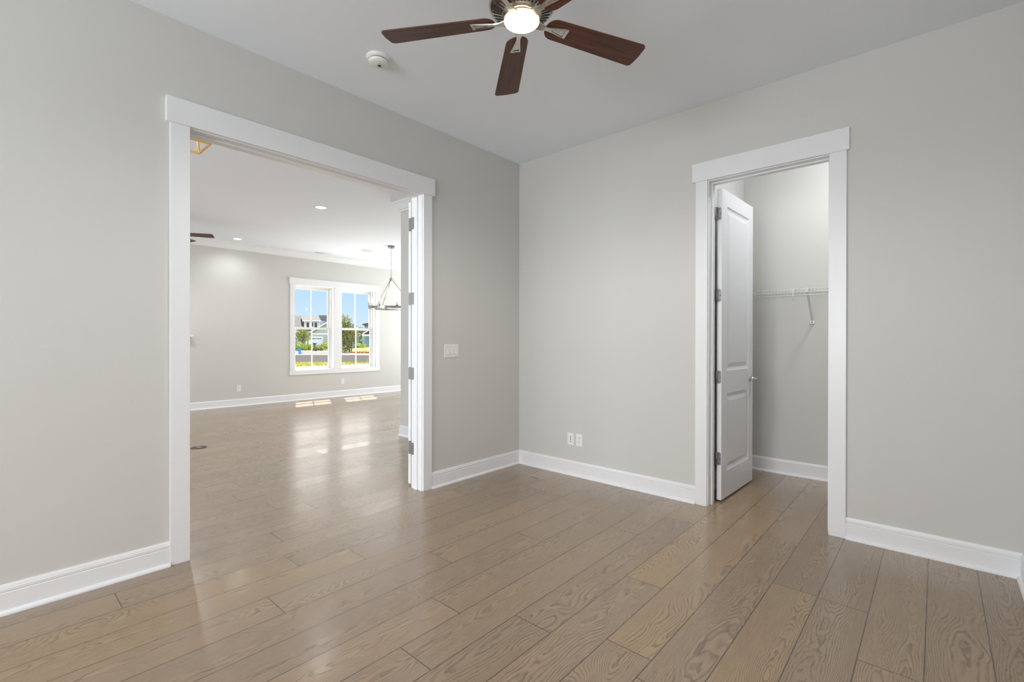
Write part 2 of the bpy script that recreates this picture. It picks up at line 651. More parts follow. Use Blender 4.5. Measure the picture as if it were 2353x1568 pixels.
# closet walls
bm = B()
box(bm, CLX0 - 0.1, CLX0, T, CLY + 0.1, 0, H)
struct(finish('wall_closet_left', bm, 'paint'), 'closet side wall behind the open door', 'wall')
bm = B()
box(bm, CLX0, CLX1, CLY, CLY + 0.1, 0, H)
struct(finish('wall_closet_back', bm, 'paint'), 'closet back wall carrying the wire shelf', 'wall')
bm = B()
box(bm, CLX1, CLX1 + 0.15, T, CLY + 0.1, 0, H)
struct(finish('wall_closet_right', bm, 'paint'), 'closet side wall out of sight', 'wall')

# ------------------------------------------------------------------ baseboards and crown
BASE = [(0, 0), (0.031, 0), (0.0305, 0.007), (0.027, 0.013), (0.022, 0.017), (0.0145, 0.019), (0.0145, 0.0965), (0.0115, 0.099),
        (0.0115, 0.102), (0.0145, 0.1045), (0.0145, 0.117), (0.011, 0.119), (0.011, 0.1225), (0.009, 0.129), (0.006, 0.1345), (0, 0.1345)]


def baseboard(name, path, label, left=True):
    bm = B()
    sweep(bm, path, BASE, left)
    return struct(finish(name, bm, 'trim'), label, 'baseboard')


# casing outer edges
LA, LB = -2.967, -1.137       # left opening casing
KA, KB = 1.802, 2.755         # closet casing
baseboard('baseboard_left', [(0, LA), (0, FRONT_Y)], 'white baseboard left of the wide opening')
baseboard('baseboard_corner', [(KA, 0), (0, 0), (0, LB)], 'white baseboard wrapping the room corner')
baseboard('baseboard_right', [(RX, FRONT_Y), (RX, 0), (KB, 0)], 'white baseboard right of the closet doorway')
baseboard('baseboard_far', [(FAR, BACK), (FAR, FRONT_Y)], 'white baseboard under the great room windows')
baseboard('baseboard_return', [(-2.05, BACK), (-2.05, 0), (-T, 0), (-T, LB)], 'white baseboard at the great room wall corner', left=False)
baseboard('baseboard_closet', [(CLX1, CLY), (CLX0, CLY), (CLX0, T)], 'white baseboard inside the closet')

CROWN = [(0, H), (0, H - 0.122), (0.011, H - 0.122), (0.013, H - 0.108), (0.020, H - 0.100), (0.030, H - 0.088), (0.045, H - 0.062),
         (0.062, H - 0.036), (0.072, H - 0.028), (0.074, H - 0.020), (0.086, H - 0.018), (0.086, H)]
bm = B()
sweep(bm, [(FAR, BACK), (FAR, FRONT_Y)], CROWN)
struct(finish('trim_1', bm, 'trim'), 'white crown moulding above the great room windows', 'crown moulding')
bm = B()
sweep(bm, [(-2.05, BACK), (-2.05, 0), (-T, 0), (-T, FRONT_Y)], CROWN, left=False)
struct(finish('trim_2', bm, 'trim'), 'white crown moulding at the great room wall corner', 'crown moulding')

# ------------------------------------------------------------------ door casings
t = struct(empty('trim_3', (0, -2.05, 0)), 'white casing of the wide opening in the left wall', 'door casing')


def part_box(name, parent, mat, *bx, bevel=0.0015):
    bm = B()
    ox, oy, oz = parent.location
    for b in bx:
        box(bm, b[0] - ox, b[1] - ox, b[2] - oy, b[3] - oy, b[4] - oz, b[5] - oz)
    return finish(name, bm, mat, parent, bevel=bevel)


part_box('header', t, 'trim', (0, 0.026, -2.986, -1.112, 2.464, 2.605))
part_box('side_casing', t, 'trim', (0, 0.018, LA, -2.873, 0, 2.464))
part_box('side_casing', t, 'trim', (0, 0.018, -1.225, LB, 0, 2.464))
part_box('header', t, 'trim', (-T - 0.026, -T, -2.986, -1.112, 2.464, 2.605))
part_box('side_casing', t, 'trim', (-T - 0.018, -T, LA, -2.873, 0, 2.464))
part_box('side_casing', t, 'trim', (-T - 0.018, -T, -1.225, LB, 0, 2.464))
part_box('jamb', t, 'trim', (-T - 0.001, 0.001, OA - 0.012, OA, 0, OH), (-T - 0.001, 0.001, OB, OB + 0.012, 0, OH), (-T - 0.001, 0.001, OA - 0.012, OB + 0.012, OH, OH + 0.012), bevel=0)
part_box('door_stop', t, 'trim', (-0.092, -0.052, OA, OA + 0.011, 0, OH), (-0.092, -0.052, OB - 0.011, OB, 0, OH), (-0.092, -0.052, OA + 0.011, OB - 0.011, OH - 0.011, OH))

t = struct(empty('trim_4', (2.28, 0, 0)), 'white casing of the closet doorway', 'door casing')
part_box('header', t, 'trim', (1.777, 2.769, -0.026, 0, 2.464, 2.604))
part_box('side_casing', t, 'trim', (KA, 1.890, -0.018, 0, 0, 2.464))
part_box('side_casing', t, 'trim', (2.666, KB, -0.018, 0, 0, 2.464))
part_box('jamb', t, 'trim', (CA - 0.012, CA, -0.001, T + 0.001, 0, OH), (CB, CB + 0.012, -0.001, T + 0.001, 0, OH), (CA - 0.012, CB + 0.012, -0.001, T + 0.001, OH, OH + 0.012), bevel=0)
part_box('door_stop', t, 'trim', (CA, CA + 0.011, 0.052, 0.092, 0, OH), (CB - 0.011, CB, 0.052, 0.092, 0, OH), (CA + 0.011, CB - 0.011, 0.052, 0.092, OH - 0.011, OH))


# ------------------------------------------------------------------ doors
def door_slab(bm, w, h, th, panels, rec=0.013):
    """slab in local x = thickness (0..th), y = width (0..w); moulded panels on both faces"""
    ys = sorted({0, w, *[p for q in panels for p in q[:2]]})
    zs = sorted({0, h, *[p for q in panels for p in q[2:]]})
    for face in (0, 1):
        X = th if face else 0.0
        s = -1 if face else 1
        for a, b in zip(ys[:-1], ys[1:]):
            for c, d in zip(zs[:-1], zs[1:]):
                isp = any(abs(a - p[0]) < 1e-6 and abs(b - p[1]) < 1e-6 and c >= p[2] - 1e-6 and d <= p[3] + 1e-6 for p in panels)
                if not isp:
                    bm.faces.new([bm.verts.new(v) for v in ((X, a, c), (X, b, c), (X, b, d), (X, a, d))])
        for p in panels:
            loops = []
            for inset, dep in ((0, 0), (0.005, 0.008), (0.020, rec), (0.028, rec), (0.060, 0.003)):
                x = X + s * dep
                loops.append([bm.verts.new(v) for v in ((x, p[0] + inset, p[2] + inset), (x, p[1] - inset, p[2] + inset), (x, p[1] - inset, p[3] - inset), (x, p[0] + inset, p[3] - inset))])
            for A, C in zip(loops[:-1], loops[1:]):
                for i in range(4):
                    bm.faces.new((A[i], A[(i + 1) % 4], C[(i + 1) % 4], C[i]))
            bm.faces.new(loops[-1])
    for q in (((0, 0, 0), (th, 0, 0), (th, 0, h), (0, 0, h)), ((0, w, 0), (th, w, 0), (th, w, h), (0, w, h)),
              ((0, 0, 0), (th, 0, 0), (th, w, 0), (0, w, 0)), ((0, 0, h), (th, 0, h), (th, w, h), (0, w, h))):
        bm.faces.new([bm.verts.new(v) for v in q])
    bmesh.ops.remove_doubles(bm, verts=bm.verts, dist=1e-5)


def rounded_leaf(bm, w, h, th, r, mtx):
    """hinge leaf in local y,z with two rounded free corners"""
    pts = [(0, -h / 2), (w - r, -h / 2)]
    pts += [(w - r + r * sin(a), -h / 2 + r - r * cos(a)) for a in (radians(30), radians(60), radians(90))]
    pts += [(w - r + r * cos(a), h / 2 - r + r * sin(a)) for a in (0.0, radians(30), radians(60), radians(90))]
    pts += [(0, h / 2)]
    prism(bm, pts, 0, th, mtx)


def screw(parent, loc, mat):
    bm = B()
    lathe(bm, [(0.0, -0.0006), (0.0038, -0.0006), (0.0036, 0.0006), (0, 0.0009)], 10)
    bmesh.ops.transform(bm, matrix=Matrix.Rotation(pi / 2, 4, 'X'), verts=bm.verts)
    return finish('screw', bm, mat, parent, loc=loc)


# closet door, swung into the closet
th = radians(-1.6)
d1 = struct(empty('door_1', (1.904, 0.158, 0.014), th), 'white two panel closet door standing open', 'door')
bm = B()
door_slab(bm, 0.755, 2.425, 0.035, [(0.118, 0.648, 0.208, 0.818), (0.118, 0.648, 1.000, 2.300)])
slab = finish('door_slab', bm, 'trim', d1, bevel=0.0012)
HZ = (0.335, 0.970, 1.605, 2.240)
for z in HZ:
    bm = B()
    m = Matrix.Translation((0.003, -0.0005, z - 0.014)) @ Matrix(((1, 0, 0, 0), (0, 0, -1, 0), (0, 1, 0, 0), (0, 0, 0, 1)))
    rounded_leaf(bm, 0.029, 0.10, 0.002, 0.012, m)
    # leaf on the jamb
    m2 = Matrix.Translation((-0.0072, -0.024, z - 0.014)) @ Matrix(((0, 0, 1, 0), (-1, 0, 0, 0), (0, 1, 0, 0), (0, 0, 0, 1)))
    rounded_leaf(bm, 0.029, 0.10, 0.002, 0.012, m2)
    tube(bm, [(-0.001, -0.006, z - 0.014 - 0.052), (-0.001, -0.006, z - 0.014 + 0.052)], 0.0062, 10)
    hn = finish('hinge', bm, 'steel', d1)
    for dz, dx in ((-0.035, 0.010), (0.0, 0.021), (0.035, 0.010)):
        screw(hn, (0.006 + dx, -0.003, z - 0.014 + dz), 'slot')
for side in (1, -1):
    x0 = 0.035 if side > 0 else 0.0
    hd = None
    bm = B()
    lathe(bm, [(0, 0), (0.032, 0), (0.032, 0.004), (0.029, 0.009), (0.014, 0.011), (0.011, 0.016), (0.011, 0.046), (0, 0.046)], 28)
    bmesh.ops.transform(bm, matrix=Matrix.Translation((x0, 0.690, 0.911)) @ Matrix.Rotation(side * pi / 2, 4, 'Y'), verts=bm.verts)
    hd = finish('door_handle', bm, 'chrome', d1)
    bm = B()
    X = x0 + side * 0.050
    tube(bm, [(X - side * 0.012, 0.690, 0.911), (X, 0.686, 0.911), (X + side * 0.004, 0.668, 0.911), (X + side * 0.002, 0.62, 0.911), (X - side * 0.003, 0.578, 0.911)],
         [0.011, 0.0115, 0.0105, 0.0085, 0.008], 12)
    finish('lever', bm, 'chrome', hd)
bm = B()
box(bm, 0.006, 0.029, 0.7545, 0.7565, 0.88, 0.945)
finish('latch_plate', bm, 'steel', d1)

# door leaf of the double opening, folded back against the great room side of the wall
d2 = struct(empty('door_2', (-0.226, -1.200, 0.014)), 'white double door leaf folded back past the opening, edge on', 'door')
bm = B()
door_slab(bm, 0.80, 2.425, 0.035, [(0.118, 0.682, 0.208, 0.818), (0.118, 0.682, 1.000, 2.300)])
finish('door_slab', bm, 'trim', d2, bevel=0.0012)
for i, z in enumerate(HZ):
    bm = B()
    m = Matrix.Translation((0.035, -0.0005, z)) @ Matrix(((-1, 0, 0, 0), (0, 0, -1, 0), (0, 1, 0, 0), (0, 0, 0, 1)))
    rounded_leaf(bm, 0.030, 0.10, 0.002, 0.012, m)
    m = Matrix.Translation((0.096, -0.0330, z)) @ Matrix(((1, 0, 0, 0), (0, 0, -1, 0), (0, 1, 0, 0), (0, 0, 0, 1)))
    rounded_leaf(bm, 0.032, 0.10, 0.002, 0.012, m)
    # bent knuckle straps reaching round the casing
    tube(bm, [(0.048, -0.022, z - 0.052), (0.048, -0.022, z + 0.052)], 0.0062, 10)
    box(bm, 0.030, 0.050, -0.004, -0.0025, z - 0.05, z + 0.05)
    box(bm, 0.050, 0.097, -0.0345, -0.0330, z - 0.05, z + 0.05)
    hn = finish('hinge', bm, 'steel', d2, loc=(0, 0, -0.014))
    for dz, dx in ((-0.035, 0.012), (0.0, 0.020), (0.035, 0.012)):
        screw(hn, (0.035 - dx, -0.0030, z + dz), 'chrome')
        screw(hn, (0.101 + dx, -0.0355, z + dz), 'chrome')

# ------------------------------------------------------------------ windows
GX = FAR - 0.155          # plane of the glass in the great room windows


def sash_window(name, ya, yb, label):
    w = struct(empty(name, (GX, (ya + yb) / 2, WZ0)), label, 'window')
    cy = (ya + yb) / 2

    def bx(nm, mat, *bs, parent=w, bevel=0.001):
        bm = B()
        for b in bs:
            box(bm, b[0], b[1], b[2] - cy, b[3] - cy, b[4] - WZ0, b[5] - WZ0)
        return finish(nm, bm, mat, parent, bevel=bevel)
    fx0, fx1 = -0.045, 0.05
    bx('window_frame', 'vinyl', (fx0, fx1, ya, ya + 0.032, WZ0, WZ1), (fx0, fx1, yb - 0.032, yb, WZ0, WZ1),
       (fx0, fx1, ya + 0.032, yb - 0.032, WZ0, WZ0 + 0.028), (fx0, fx1, ya + 0.032, yb - 0.032, WZ1 - 0.030, WZ1))
    a, b = ya + 0.032, yb - 0.032
    st, mid = 0.040, 1.487
    for nm, x0, x1, z0, z1, top, bot in (('upper_sash', -0.035, -0.004, mid - 0.022, WZ1 - 0.030, 0.040, 0.045), ('lower_sash', 0.004, 0.037, WZ0 + 0.028, mid + 0.022, 0.045, 0.038)):
        s = bx(nm, 'vinyl', (x0, x1, a, a + st, z0, z1), (x0, x1, b - st, b, z0, z1), (x0, x1, a + st, b - st, z0, z0 + bot), (x0, x1, a + st, b - st, z1 - top, z1))
        xm = (x0 + x1) / 2
        bx('muntin', 'vinyl', (xm - 0.010, xm + 0.010, cy - 0.010, cy + 0.010, z0 + bot - 0.002, z1 - top + 0.002), parent=s)
        bx('pane', 'glass', (xm - 0.002, xm + 0.002, a + st - 0.004, b - st + 0.004, z0 + bot - 0.004, z1 - top + 0.004), parent=s, bevel=0)
        if nm == 'lower_sash':
            bx('sash_lock', 'vinyl', (x1 - 0.03, x1 + 0.004, cy - 0.03, cy + 0.03, z1, z1 + 0.014), parent=s)
    # white jamb lining back to the wall face
    bx('jamb_lining', 'trim', (fx1, 0.155, ya, ya + 0.010, WZ0, WZ1), (fx1, 0.155, yb - 0.010, yb, WZ0, WZ1), (fx1, 0.155, ya, yb, WZ1 - 0.010, WZ1), (fx1, 0.155, ya, yb, WZ0, WZ0 + 0.012), bevel=0)
    return w


sash_window('window_1', *W1, 'left white double hung window of the great room pair')
sash_window('window_2', *W2, 'right white double hung window of the great room pair')
t = struct(empty('trim_5', (FAR, 1.544, 0)), 'white casing around the pair of great room windows', 'window casing')
part_box('header', t, 'trim', (FAR, FAR + 0.028, 0.497, 2.591, WZ1, 2.512))
part_box('side_casing', t, 'trim', (FAR, FAR + 0.019, 0.515, W1[0], WZ0, WZ1))
part_box('side_casing', t, 'trim', (FAR, FAR + 0.019, W2[1], 2.573, WZ0, WZ1))
part_box('mullion_casing', t, 'trim', (FAR, FAR + 0.019, W1[1], W2[0], WZ0, WZ1))
part_box('apron', t, 'trim', (FAR, FAR + 0.022, 0.503, 2.592, 0.522, WZ0))


def front_window(name, xa, xb, za, zb, label, n, yw=None):
    w = struct(empty(name, ((xa + xb) / 2, FRONT_Y - 0.12 if yw is None else yw, za)), label, 'window')
    cx = (xa + xb) / 2
    bm = B()
    y0, y1 = -0.04, 0.04
    for x in (xa, xb - 0.06):
        box(bm, x - cx, x + 0.06 - cx, y0, y1, 0, zb - za)
    box(bm, xa - cx, xb - cx, y0, y1, 0, 0.06)
    box(bm, xa - cx, xb - cx, y0, y1, zb - za - 0.06, zb - za)
    for i in range(1, n):
        x = xa + (xb - xa) * i / n
        box(bm, x - 0.04 - cx, x + 0.04 - cx, y0, y1, 0.06, zb - za - 0.06)
    box(bm, xa - cx, xb - cx, y0 + 0.01, y1 - 0.01, (zb - za) / 2 - 0.025, (zb - za) / 2 + 0.025)
    finish('window_frame', bm, 'vinyl', w)
    return w


front_window('window_7', -6.2, -3.2, 0.3, 2.45, 'added unseen wide white window in the end wall of the great room', 3, BACK + 0.08)
w = struct(empty('window_8', (RX + 0.08, -4.75, 0.65)), 'added unseen white window in the right wall behind the camera', 'window')
bm = B()
for y in (-0.80, 0.74):
    box(bm, -0.04, 0.04, y, y + 0.06, 0, 1.8)
for z in (0, 0.87, 1.74):
    box(bm, -0.035, 0.035, -0.74, 0.74, z, z + 0.06)
finish('window_frame', bm, 'vinyl', w)
front_window('window_3', 0.8, 3.4, 0.65, 2.45, 'wide white window behind the camera', 3)
for i, g in enumerate(GW):  # added, unseen windows around the great room fill lights
    front_window('window_%d' % (4 + i), g[0], g[1], g[2], g[3], 'added unseen white great room front window, number %s from the window wall' % ('one', 'two', 'three')[i], 2)


# ------------------------------------------------------------------ ceiling fan of the room
def blade_outline(r0, r1, w0, w1, rc0, rc1):
    """outline in x (along), y (across)"""
    pts = []

    def arc(cx, cy, r, a0, a1, n=6):
        for i in range(n + 1):
            a = a0 + (a1 - a0) * i / n
            pts.append((cx + r * cos(a), cy + r * sin(a)))
    arc(r1 - rc1, w1 / 2 - rc1, rc1, pi / 2, 0)
    pts.append((r1 + 0.004, 0))
    arc(r1 - rc1, -w1 / 2 + rc1, rc1, 0, -pi / 2)
    arc(r0 + rc0, -w0 / 2 + rc0, rc0, -pi / 2, -pi)
    arc(r0 + rc0, w0 / 2 - rc0, rc0, pi, pi / 2)
    return pts


def make_fan(loc, ang0, R, lit, label, z_blade):
    f = tag(empty('ceiling_fan', loc), label, 'ceiling fan')
    zb = z_blade - loc[2]      # blade plane, relative to ceiling
    bm = B()
    lathe(bm, [(0, 0), (0.068, 0), (0.068, -0.012), (0.06, -0.035), (0.035, -0.055), (0.018, -0.06), (0, -0.06)], 36)
    finish('canopy', bm, 'nickel', f)
    bm = B()
    tube(bm, [(0, 0, -0.055), (0, 0, zb + 0.175)], 0.0125, 16)
    finish('downrod', bm, 'nickel', f)
    bm = B()
    lathe(bm, [(0.0, zb + 0.185), (0.030, zb + 0.185), (0.034, zb + 0.165), (0.085, zb + 0.158), (0.118, zb + 0.14), (0.138, zb + 0.112), (0.149, zb + 0.083),
               (0.1505, zb + 0.068), (0.149, zb + 0.058), (0.143, zb + 0.050), (0.1365, zb + 0.046), (0.134, zb + 0.0465), (0.131, zb + 0.043),
               (0.090, zb + 0.030), (0.086, zb + 0.026), (0.085, zb + 0.022), (0.064, zb + 0.020), (0.060, zb + 0.010), (0, zb + 0.010)], 72)
    hs = finish('motor_housing', bm, 'nickel', f)
    bm = B()
    for k in range(36):
        a = 2 * pi * k / 36
        # slot follows the sloping underside plate
        sl_ = (0.043 - 0.030) / (0.131 - 0.090)
        m = Matrix.Rotation(a, 4, 'Z') @ Matrix.Translation((0.110, 0, zb + 0.0362)) @ Matrix.Rotation(-math.atan(sl_), 4, 'Y')
        pts = []
        for cx, a0 in ((0.0185, -pi / 2), (-0.0185, pi / 2)):
            for i in range(5):
                q = a0 + pi * i / 4
                rr = 0.0046 if cx > 0 else 0.0032
                pts.append((cx + rr * cos(q), rr * sin(q)))
        prism(bm, pts, -0.0012, 0.0006, m)
    finish('vent_slots', bm, 'slot', hs)
    # light kit
    bm = B()
    lathe(bm, [(0.0, zb + 0.014), (0.066, zb + 0.014), (0.070, zb + 0.011), (0.070, zb + 0.006), (0, zb + 0.006)], 48)
    fit = finish('light_fitter', bm, 'nickel', f)
    bm = B()
    prof = [(0.064, zb + 0.010), (0.074, zb + 0.009), (0.080, zb + 0.005)]
    for i in range(1, 9):
        a = pi / 2 * i / 8
        prof.append((0.082 * cos(a), zb - 0.001 - 0.022 * sin(a)))
    lathe(bm, prof, 48)
    finish('light_bowl', bm, 'lamp_warm' if lit else 'plate', f)
    if lit:
        l = bpy.data.lights.new('fan_lamp', 'SPOT')
        l.energy = lit
        l.spot_size = radians(176)
        l.spot_blend = 0.5
        l.shadow_soft_size = 0.07
        l.color = (1.0, 0.98, 0.96)
        o = bpy.data.objects.new('fan_lamp', l)
        o.location = (0, 0, zb - 0.06)
        o.parent = f
        COL.objects.link(o)
    for k in range(5):
        a = ang0 - k * radians(72)
        bm = B()
        prism(bm, blade_outline(0.125, R, 0.112, 0.142, 0.05, 0.022), -0.003, 0.003)
        bl = finish('blade', bm, 'walnut', f, bevel=0.0012)
        bl.matrix_local = Matrix.Translation((0, 0, zb + 0.006)) @ Matrix.Rotation(a, 4, 'Z') @ Matrix.Rotation(radians(-11.5), 4, 'X')
        bm = B()
        # iron: arm under the blade flaring to a recessed end plate
        st = [(0.070, 0.024, -0.006), (0.095, 0.019, -0.010), (0.115, 0.0125, -0.011), (0.130, 0.0105, -0.010), (0.155, 0.0135, -0.009), (0.19, 0.0195, -0.0085), (0.236, 0.0275, -0.0075)]
        rows = []
        for x, hw, z in st:
            rows.append([bm.verts.new(v) for v in ((x, -hw, z + 0.005), (x, -hw * 0.9, z), (x, hw * 0.9, z), (x, hw, z + 0.005))])
        for A, C in zip(rows[:-1], rows[1:]):
            for i in range(3):
                bm.faces.new((A[i], A[i + 1], C[i + 1], C[i]))
            bm.faces.new((A[3], A[0], C[0], C[3]))
        bm.faces.new(rows[0])
        bm.faces.new(rows[-1][::-1])
        # raised rim round the recess
        rim = [(0.150, 0.006), (0.226, 0.021), (0.226, -0.021), (0.150, -0.006)]
        inn = [(0.160, 0.0035), (0.220, 0.016), (0.220, -0.016), (0.160, -0.0035)]
        for i in range(4):
            j = (i + 1) % 4
            z0, z1 = -0.0082, -0.0105
            q = [bm.verts.new(v) for v in ((*rim[i], z0), (*rim[j], z0), (*inn[j], z1), (*inn[i], z1))]
            bm.faces.new(q)
        finish('blade_iron', bm, 'nickel', bl)
    return f


make_fan((1.77, -2.027, H), radians(210.5), 0.662, 66.0, 'five blade walnut ceiling fan with lit bowl in the near room', 2.709)
make_fan((-4.97, -1.936, H), radians(61), 0.61, 60.0, 'walnut ceiling fan beyond the opening, one blade tip in view', 2.750)  # its lamp is out of view, added to light the far wall

# ------------------------------------------------------------------ smoke detector
f = tag(empty('smoke_detector', (0.535, -1.985, H)), 'round white smoke detector on the ceiling beside the fan', 'smoke detector')
bm = B()
lathe(bm, [(0, 0), (0.073, 0), (0.074, -0.004), (0.072, -0.010), (0.066, -0.016), (0.062, -0.020), (0, -0.020)], 48)
finish('base', bm, 'plate', f)
bm = B()
lathe(bm, [(0.0, -0.019), (0.056, -0.019), (0.056, -0.026), (0, -0.026)], 48)
finish('sensor_gap', bm, 'slot', f)
bm = B()
lathe(bm, [(0.0, -0.025), (0.060, -0.025), (0.060, -0.030), (0.056, -0.038), (0.046, -0.044), (0.0, -0.046)], 48)
cv = finish('cover', bm, 'plate', f)
bm = B()
for i in range(9):
    box(bm, -0.008 + 0.0021 * i, -0.0068 + 0.0021 * i, -0.010, 0.010, -0.0468, -0.0450)
o = finish('sounder_grille', bm, 'slot', cv)
o.location = (-0.006, 0.012, 0)
bm = B()
lathe(bm, [(0, -0.0445), (0.0075, -0.0445), (0.0075, -0.0478), (0, -0.0478)], 20)
o = finish('test_button', bm, 'trim', cv)
o.location = (0.018, -0.010, 0)

# ------------------------------------------------------------------ switch and outlets
f = tag(empty('light_switch', (0, -0.911, 1.160)), 'white triple rocker light switch on the left wall near the corner', 'light switch')
bm = B()
box(bm, 0, 0.006, -0.082, 0.082, -0.057, 0.057)
finish('switch_plate', bm, 'plate', f, bevel=0.0025)
for i in (-1, 0, 1):
    bm = B()
    cy = i * 0.046
    prof = [(0.004, -0.033), (0.0115, -0.033), (0.0068, 0.0), (0.0075, 0.033), (0.004, 0.033)]
    A = [bm.verts.new((x, cy - 0.0165, z)) for x, z in prof]
    C = [bm.verts.new((x, cy + 0.0165, z)) for x, z in prof]
    bm.faces.new(A)
    bm.faces.new(C[::-1])
    for j in range(5):
        bm.faces.new((A[j], A[(j + 1) % 5], C[(j + 1) % 5], C[j]))
    finish('rocker', bm, 'plate', f)
    bm = B()
    box(bm, 0.0045, 0.0064, cy - 0.018, cy + 0.018, -0.0348, 0.0348)
    finish('rocker_gap', bm, plain('switch_shadow_gap', (0.35, 0.34, 0.33), 0.6) if i == -1 else bpy.data.materials['switch_shadow_gap'], f)
    for z in (-0.048, 0.048):
        bm = B()
        lathe(bm, [(0, 0), (0.0032, 0), (0.0028, 0.0009), (0, 0.0011)], 10)
        bmesh.ops.transform(bm, matrix=Matrix.Translation((0.006, cy, z)) @ Matrix.Rotation(pi / 2, 4, 'Y'), verts=bm.verts)
        finish('plate_screw', bm, 'plate', f)


def outlet(loc, rz, kind, label):
    """plate in local x (across), z, facing -y"""
    f = tag(empty('wall_outlet', loc, rz), label, 'wall outlet')
    bm = B()
    box(bm, -0.036, 0.036, -0.006, 0, -0.058, 0.058)
    finish('cover_plate', bm, 'plate', f, bevel=0.0022)
    if kind == 'duplex':
        bm = B()
        box(bm, -0.0165, 0.0165, -0.0078, -0.005, -0.034, 0.034)
        ins = finish('receptacle', bm, 'plate', f, bevel=0.0015)
        for z in (0.017, -0.017):
            bm = B()
            for x in (-0.0063, 0.0063):
                box(bm, x - 0.0011, x + 0.0011, -0.0083, -0.0072, z - 0.001, z + 0.0075)
            lathe(bm, [(0, 0), (0.0026, 0), (0.0026, 0.001), (0, 0.001)], 12)
            bm.verts.ensure_lookup_table()
            bmesh.ops.transform(bm, matrix=Matrix.Translation((0, -0.0073, z - 0.008)) @ Matrix.Rotation(pi / 2, 4, 'X'), verts=bm.verts[16:])
            finish('socket_holes', bm, 'slot', ins)
    else:
        bm = B()
        box(bm, -0.0165, 0.0165, -0.0078, -0.005, -0.034, 0.034)
        ins = finish('insert', bm, 'plate', f, bevel=0.0015)
        for z in (0.021, 0.0, -0.021):
            bm = B()
            lathe(bm, [(0, 0), (0.0052, 0), (0.0052, 0.0006), (0, 0.0006)], 16)
            bmesh.ops.transform(bm, matrix=Matrix.Translation((0, -0.0078, z)) @ Matrix.Rotation(pi / 2, 4, 'X'), verts=bm.verts)
            finish('socket_hole', bm, 'slot', ins)
    return f


outlet((0.641, 0, 0.333), 0, 'data', 'white wall plate with three round jacks, left of the power outlet')
outlet((0.738, 0, 0.335), 0, 'duplex', 'white duplex power outlet beside the three jack plate')
outlet((FAR, -0.430, 0.335), pi / 2, 'duplex', 'white outlet on the far wall left of the windows')
outlet((FAR, 1.655, 0.328), pi / 2, 'duplex', 'white outlet on the far wall below the windows')


# ------------------------------------------------------------------ recessed lights, speaker, vent in the great room ceiling
def can_light(x, y, label, power):
    f = tag(empty('recessed_light', (x, y, H)), label, 'recessed light', 'recessed lights in the great room ceiling')
    bm = B()
    lathe(bm, [(0.062, -0.002), (0.066, -0.0065), (0.083, -0.005), (0.086, 0.0), (0.062, 0.0)], 40)
    finish('trim_ring', bm, 'plate', f)
    bm = B()
    lathe(bm, [(0.0635, -0.003), (0.040, -0.0045), (0, -0.005)], 40)
    finish('diffuser', bm, 'lamp_white', f)
    l = bpy.data.lights.new('recessed_lamp', 'SPOT')
    l.energy = power
    l.spot_size = radians(150)
    l.spot_blend = 0.8
    l.shadow_soft_size = 0.06
    l.color = (0.97, 0.98, 1.0)
    o = bpy.data.objects.new('recessed_lamp', l)
    o.location = (0, 0, -0.02)
    o.parent = f
    COL.objects.link(o)
    return f


can_light(-3.05, -0.590, 'lit recessed light nearest the opening in the great room ceiling', 22)
can_light(-6.126, -0.605, 'lit recessed light close to the far wall of the great room', 22)
can_light(-6.126, -3.6, 'lit recessed light near the far wall, hidden left of the opening', 22)
can_light(-3.05, -3.6, 'lit recessed light hidden left of the opening casing', 22)

f = tag(empty('ceiling_speaker', (-5.40, 1.545, H)), 'round white speaker flush in the great room ceiling', 'ceiling speaker')
bm = B()
lathe(bm, [(0.112, -0.002), (0.116, -0.007), (0.124, -0.005), (0.126, 0), (0.112, 0)], 44)
finish('rim', bm, 'plate', f)
bm = B()
lathe(bm, [(0.1125, -0.003), (0, -0.004)], 44)
finish('grille', bm, plain('speaker_grille', (0.62, 0.62, 0.61), 0.7), f)

f = tag(empty('air_vent', (-6.346, 1.095, H)), 'white slotted air vent in the ceiling above the windows', 'air vent')
bm = B()
for b in ((-0.075, 0.075, -0.175, -0.155), (-0.075, 0.075, 0.155, 0.175), (-0.075, -0.055, -0.155, 0.155), (0.055, 0.075, -0.155, 0.155)):
    box(bm, b[0], b[1], b[2], b[3], -0.007, 0)
finish('vent_frame', bm, 'plate', f)
bm = B()
box(bm, -0.056, 0.056, -0.156, 0.156, -0.001, 0.0)
finish('duct_opening', bm, 'slot', f)
for i in range(7):
    bm = B()
    # louvres tilt one way in the left half, the other way in the right half
    for ya, yb, tilt in ((-0.155, -0.002, 35), (0.002, 0.155, -35)):
        m = Matrix.Translation((-0.045 + 0.015 * i, 0, -0.0045)) @ Matrix.Rotation(radians(tilt), 4, 'Y')
        box(bm, -0.006, 0.006, ya, yb, -0.0006, 0.0006, m)
    finish('slat', bm, 'plate', f)


MAT['dark_nickel'] = plain('darker_nickel', (0.34, 0.325, 0.31), 0.24, 1.0, var=0.06, scale=30)
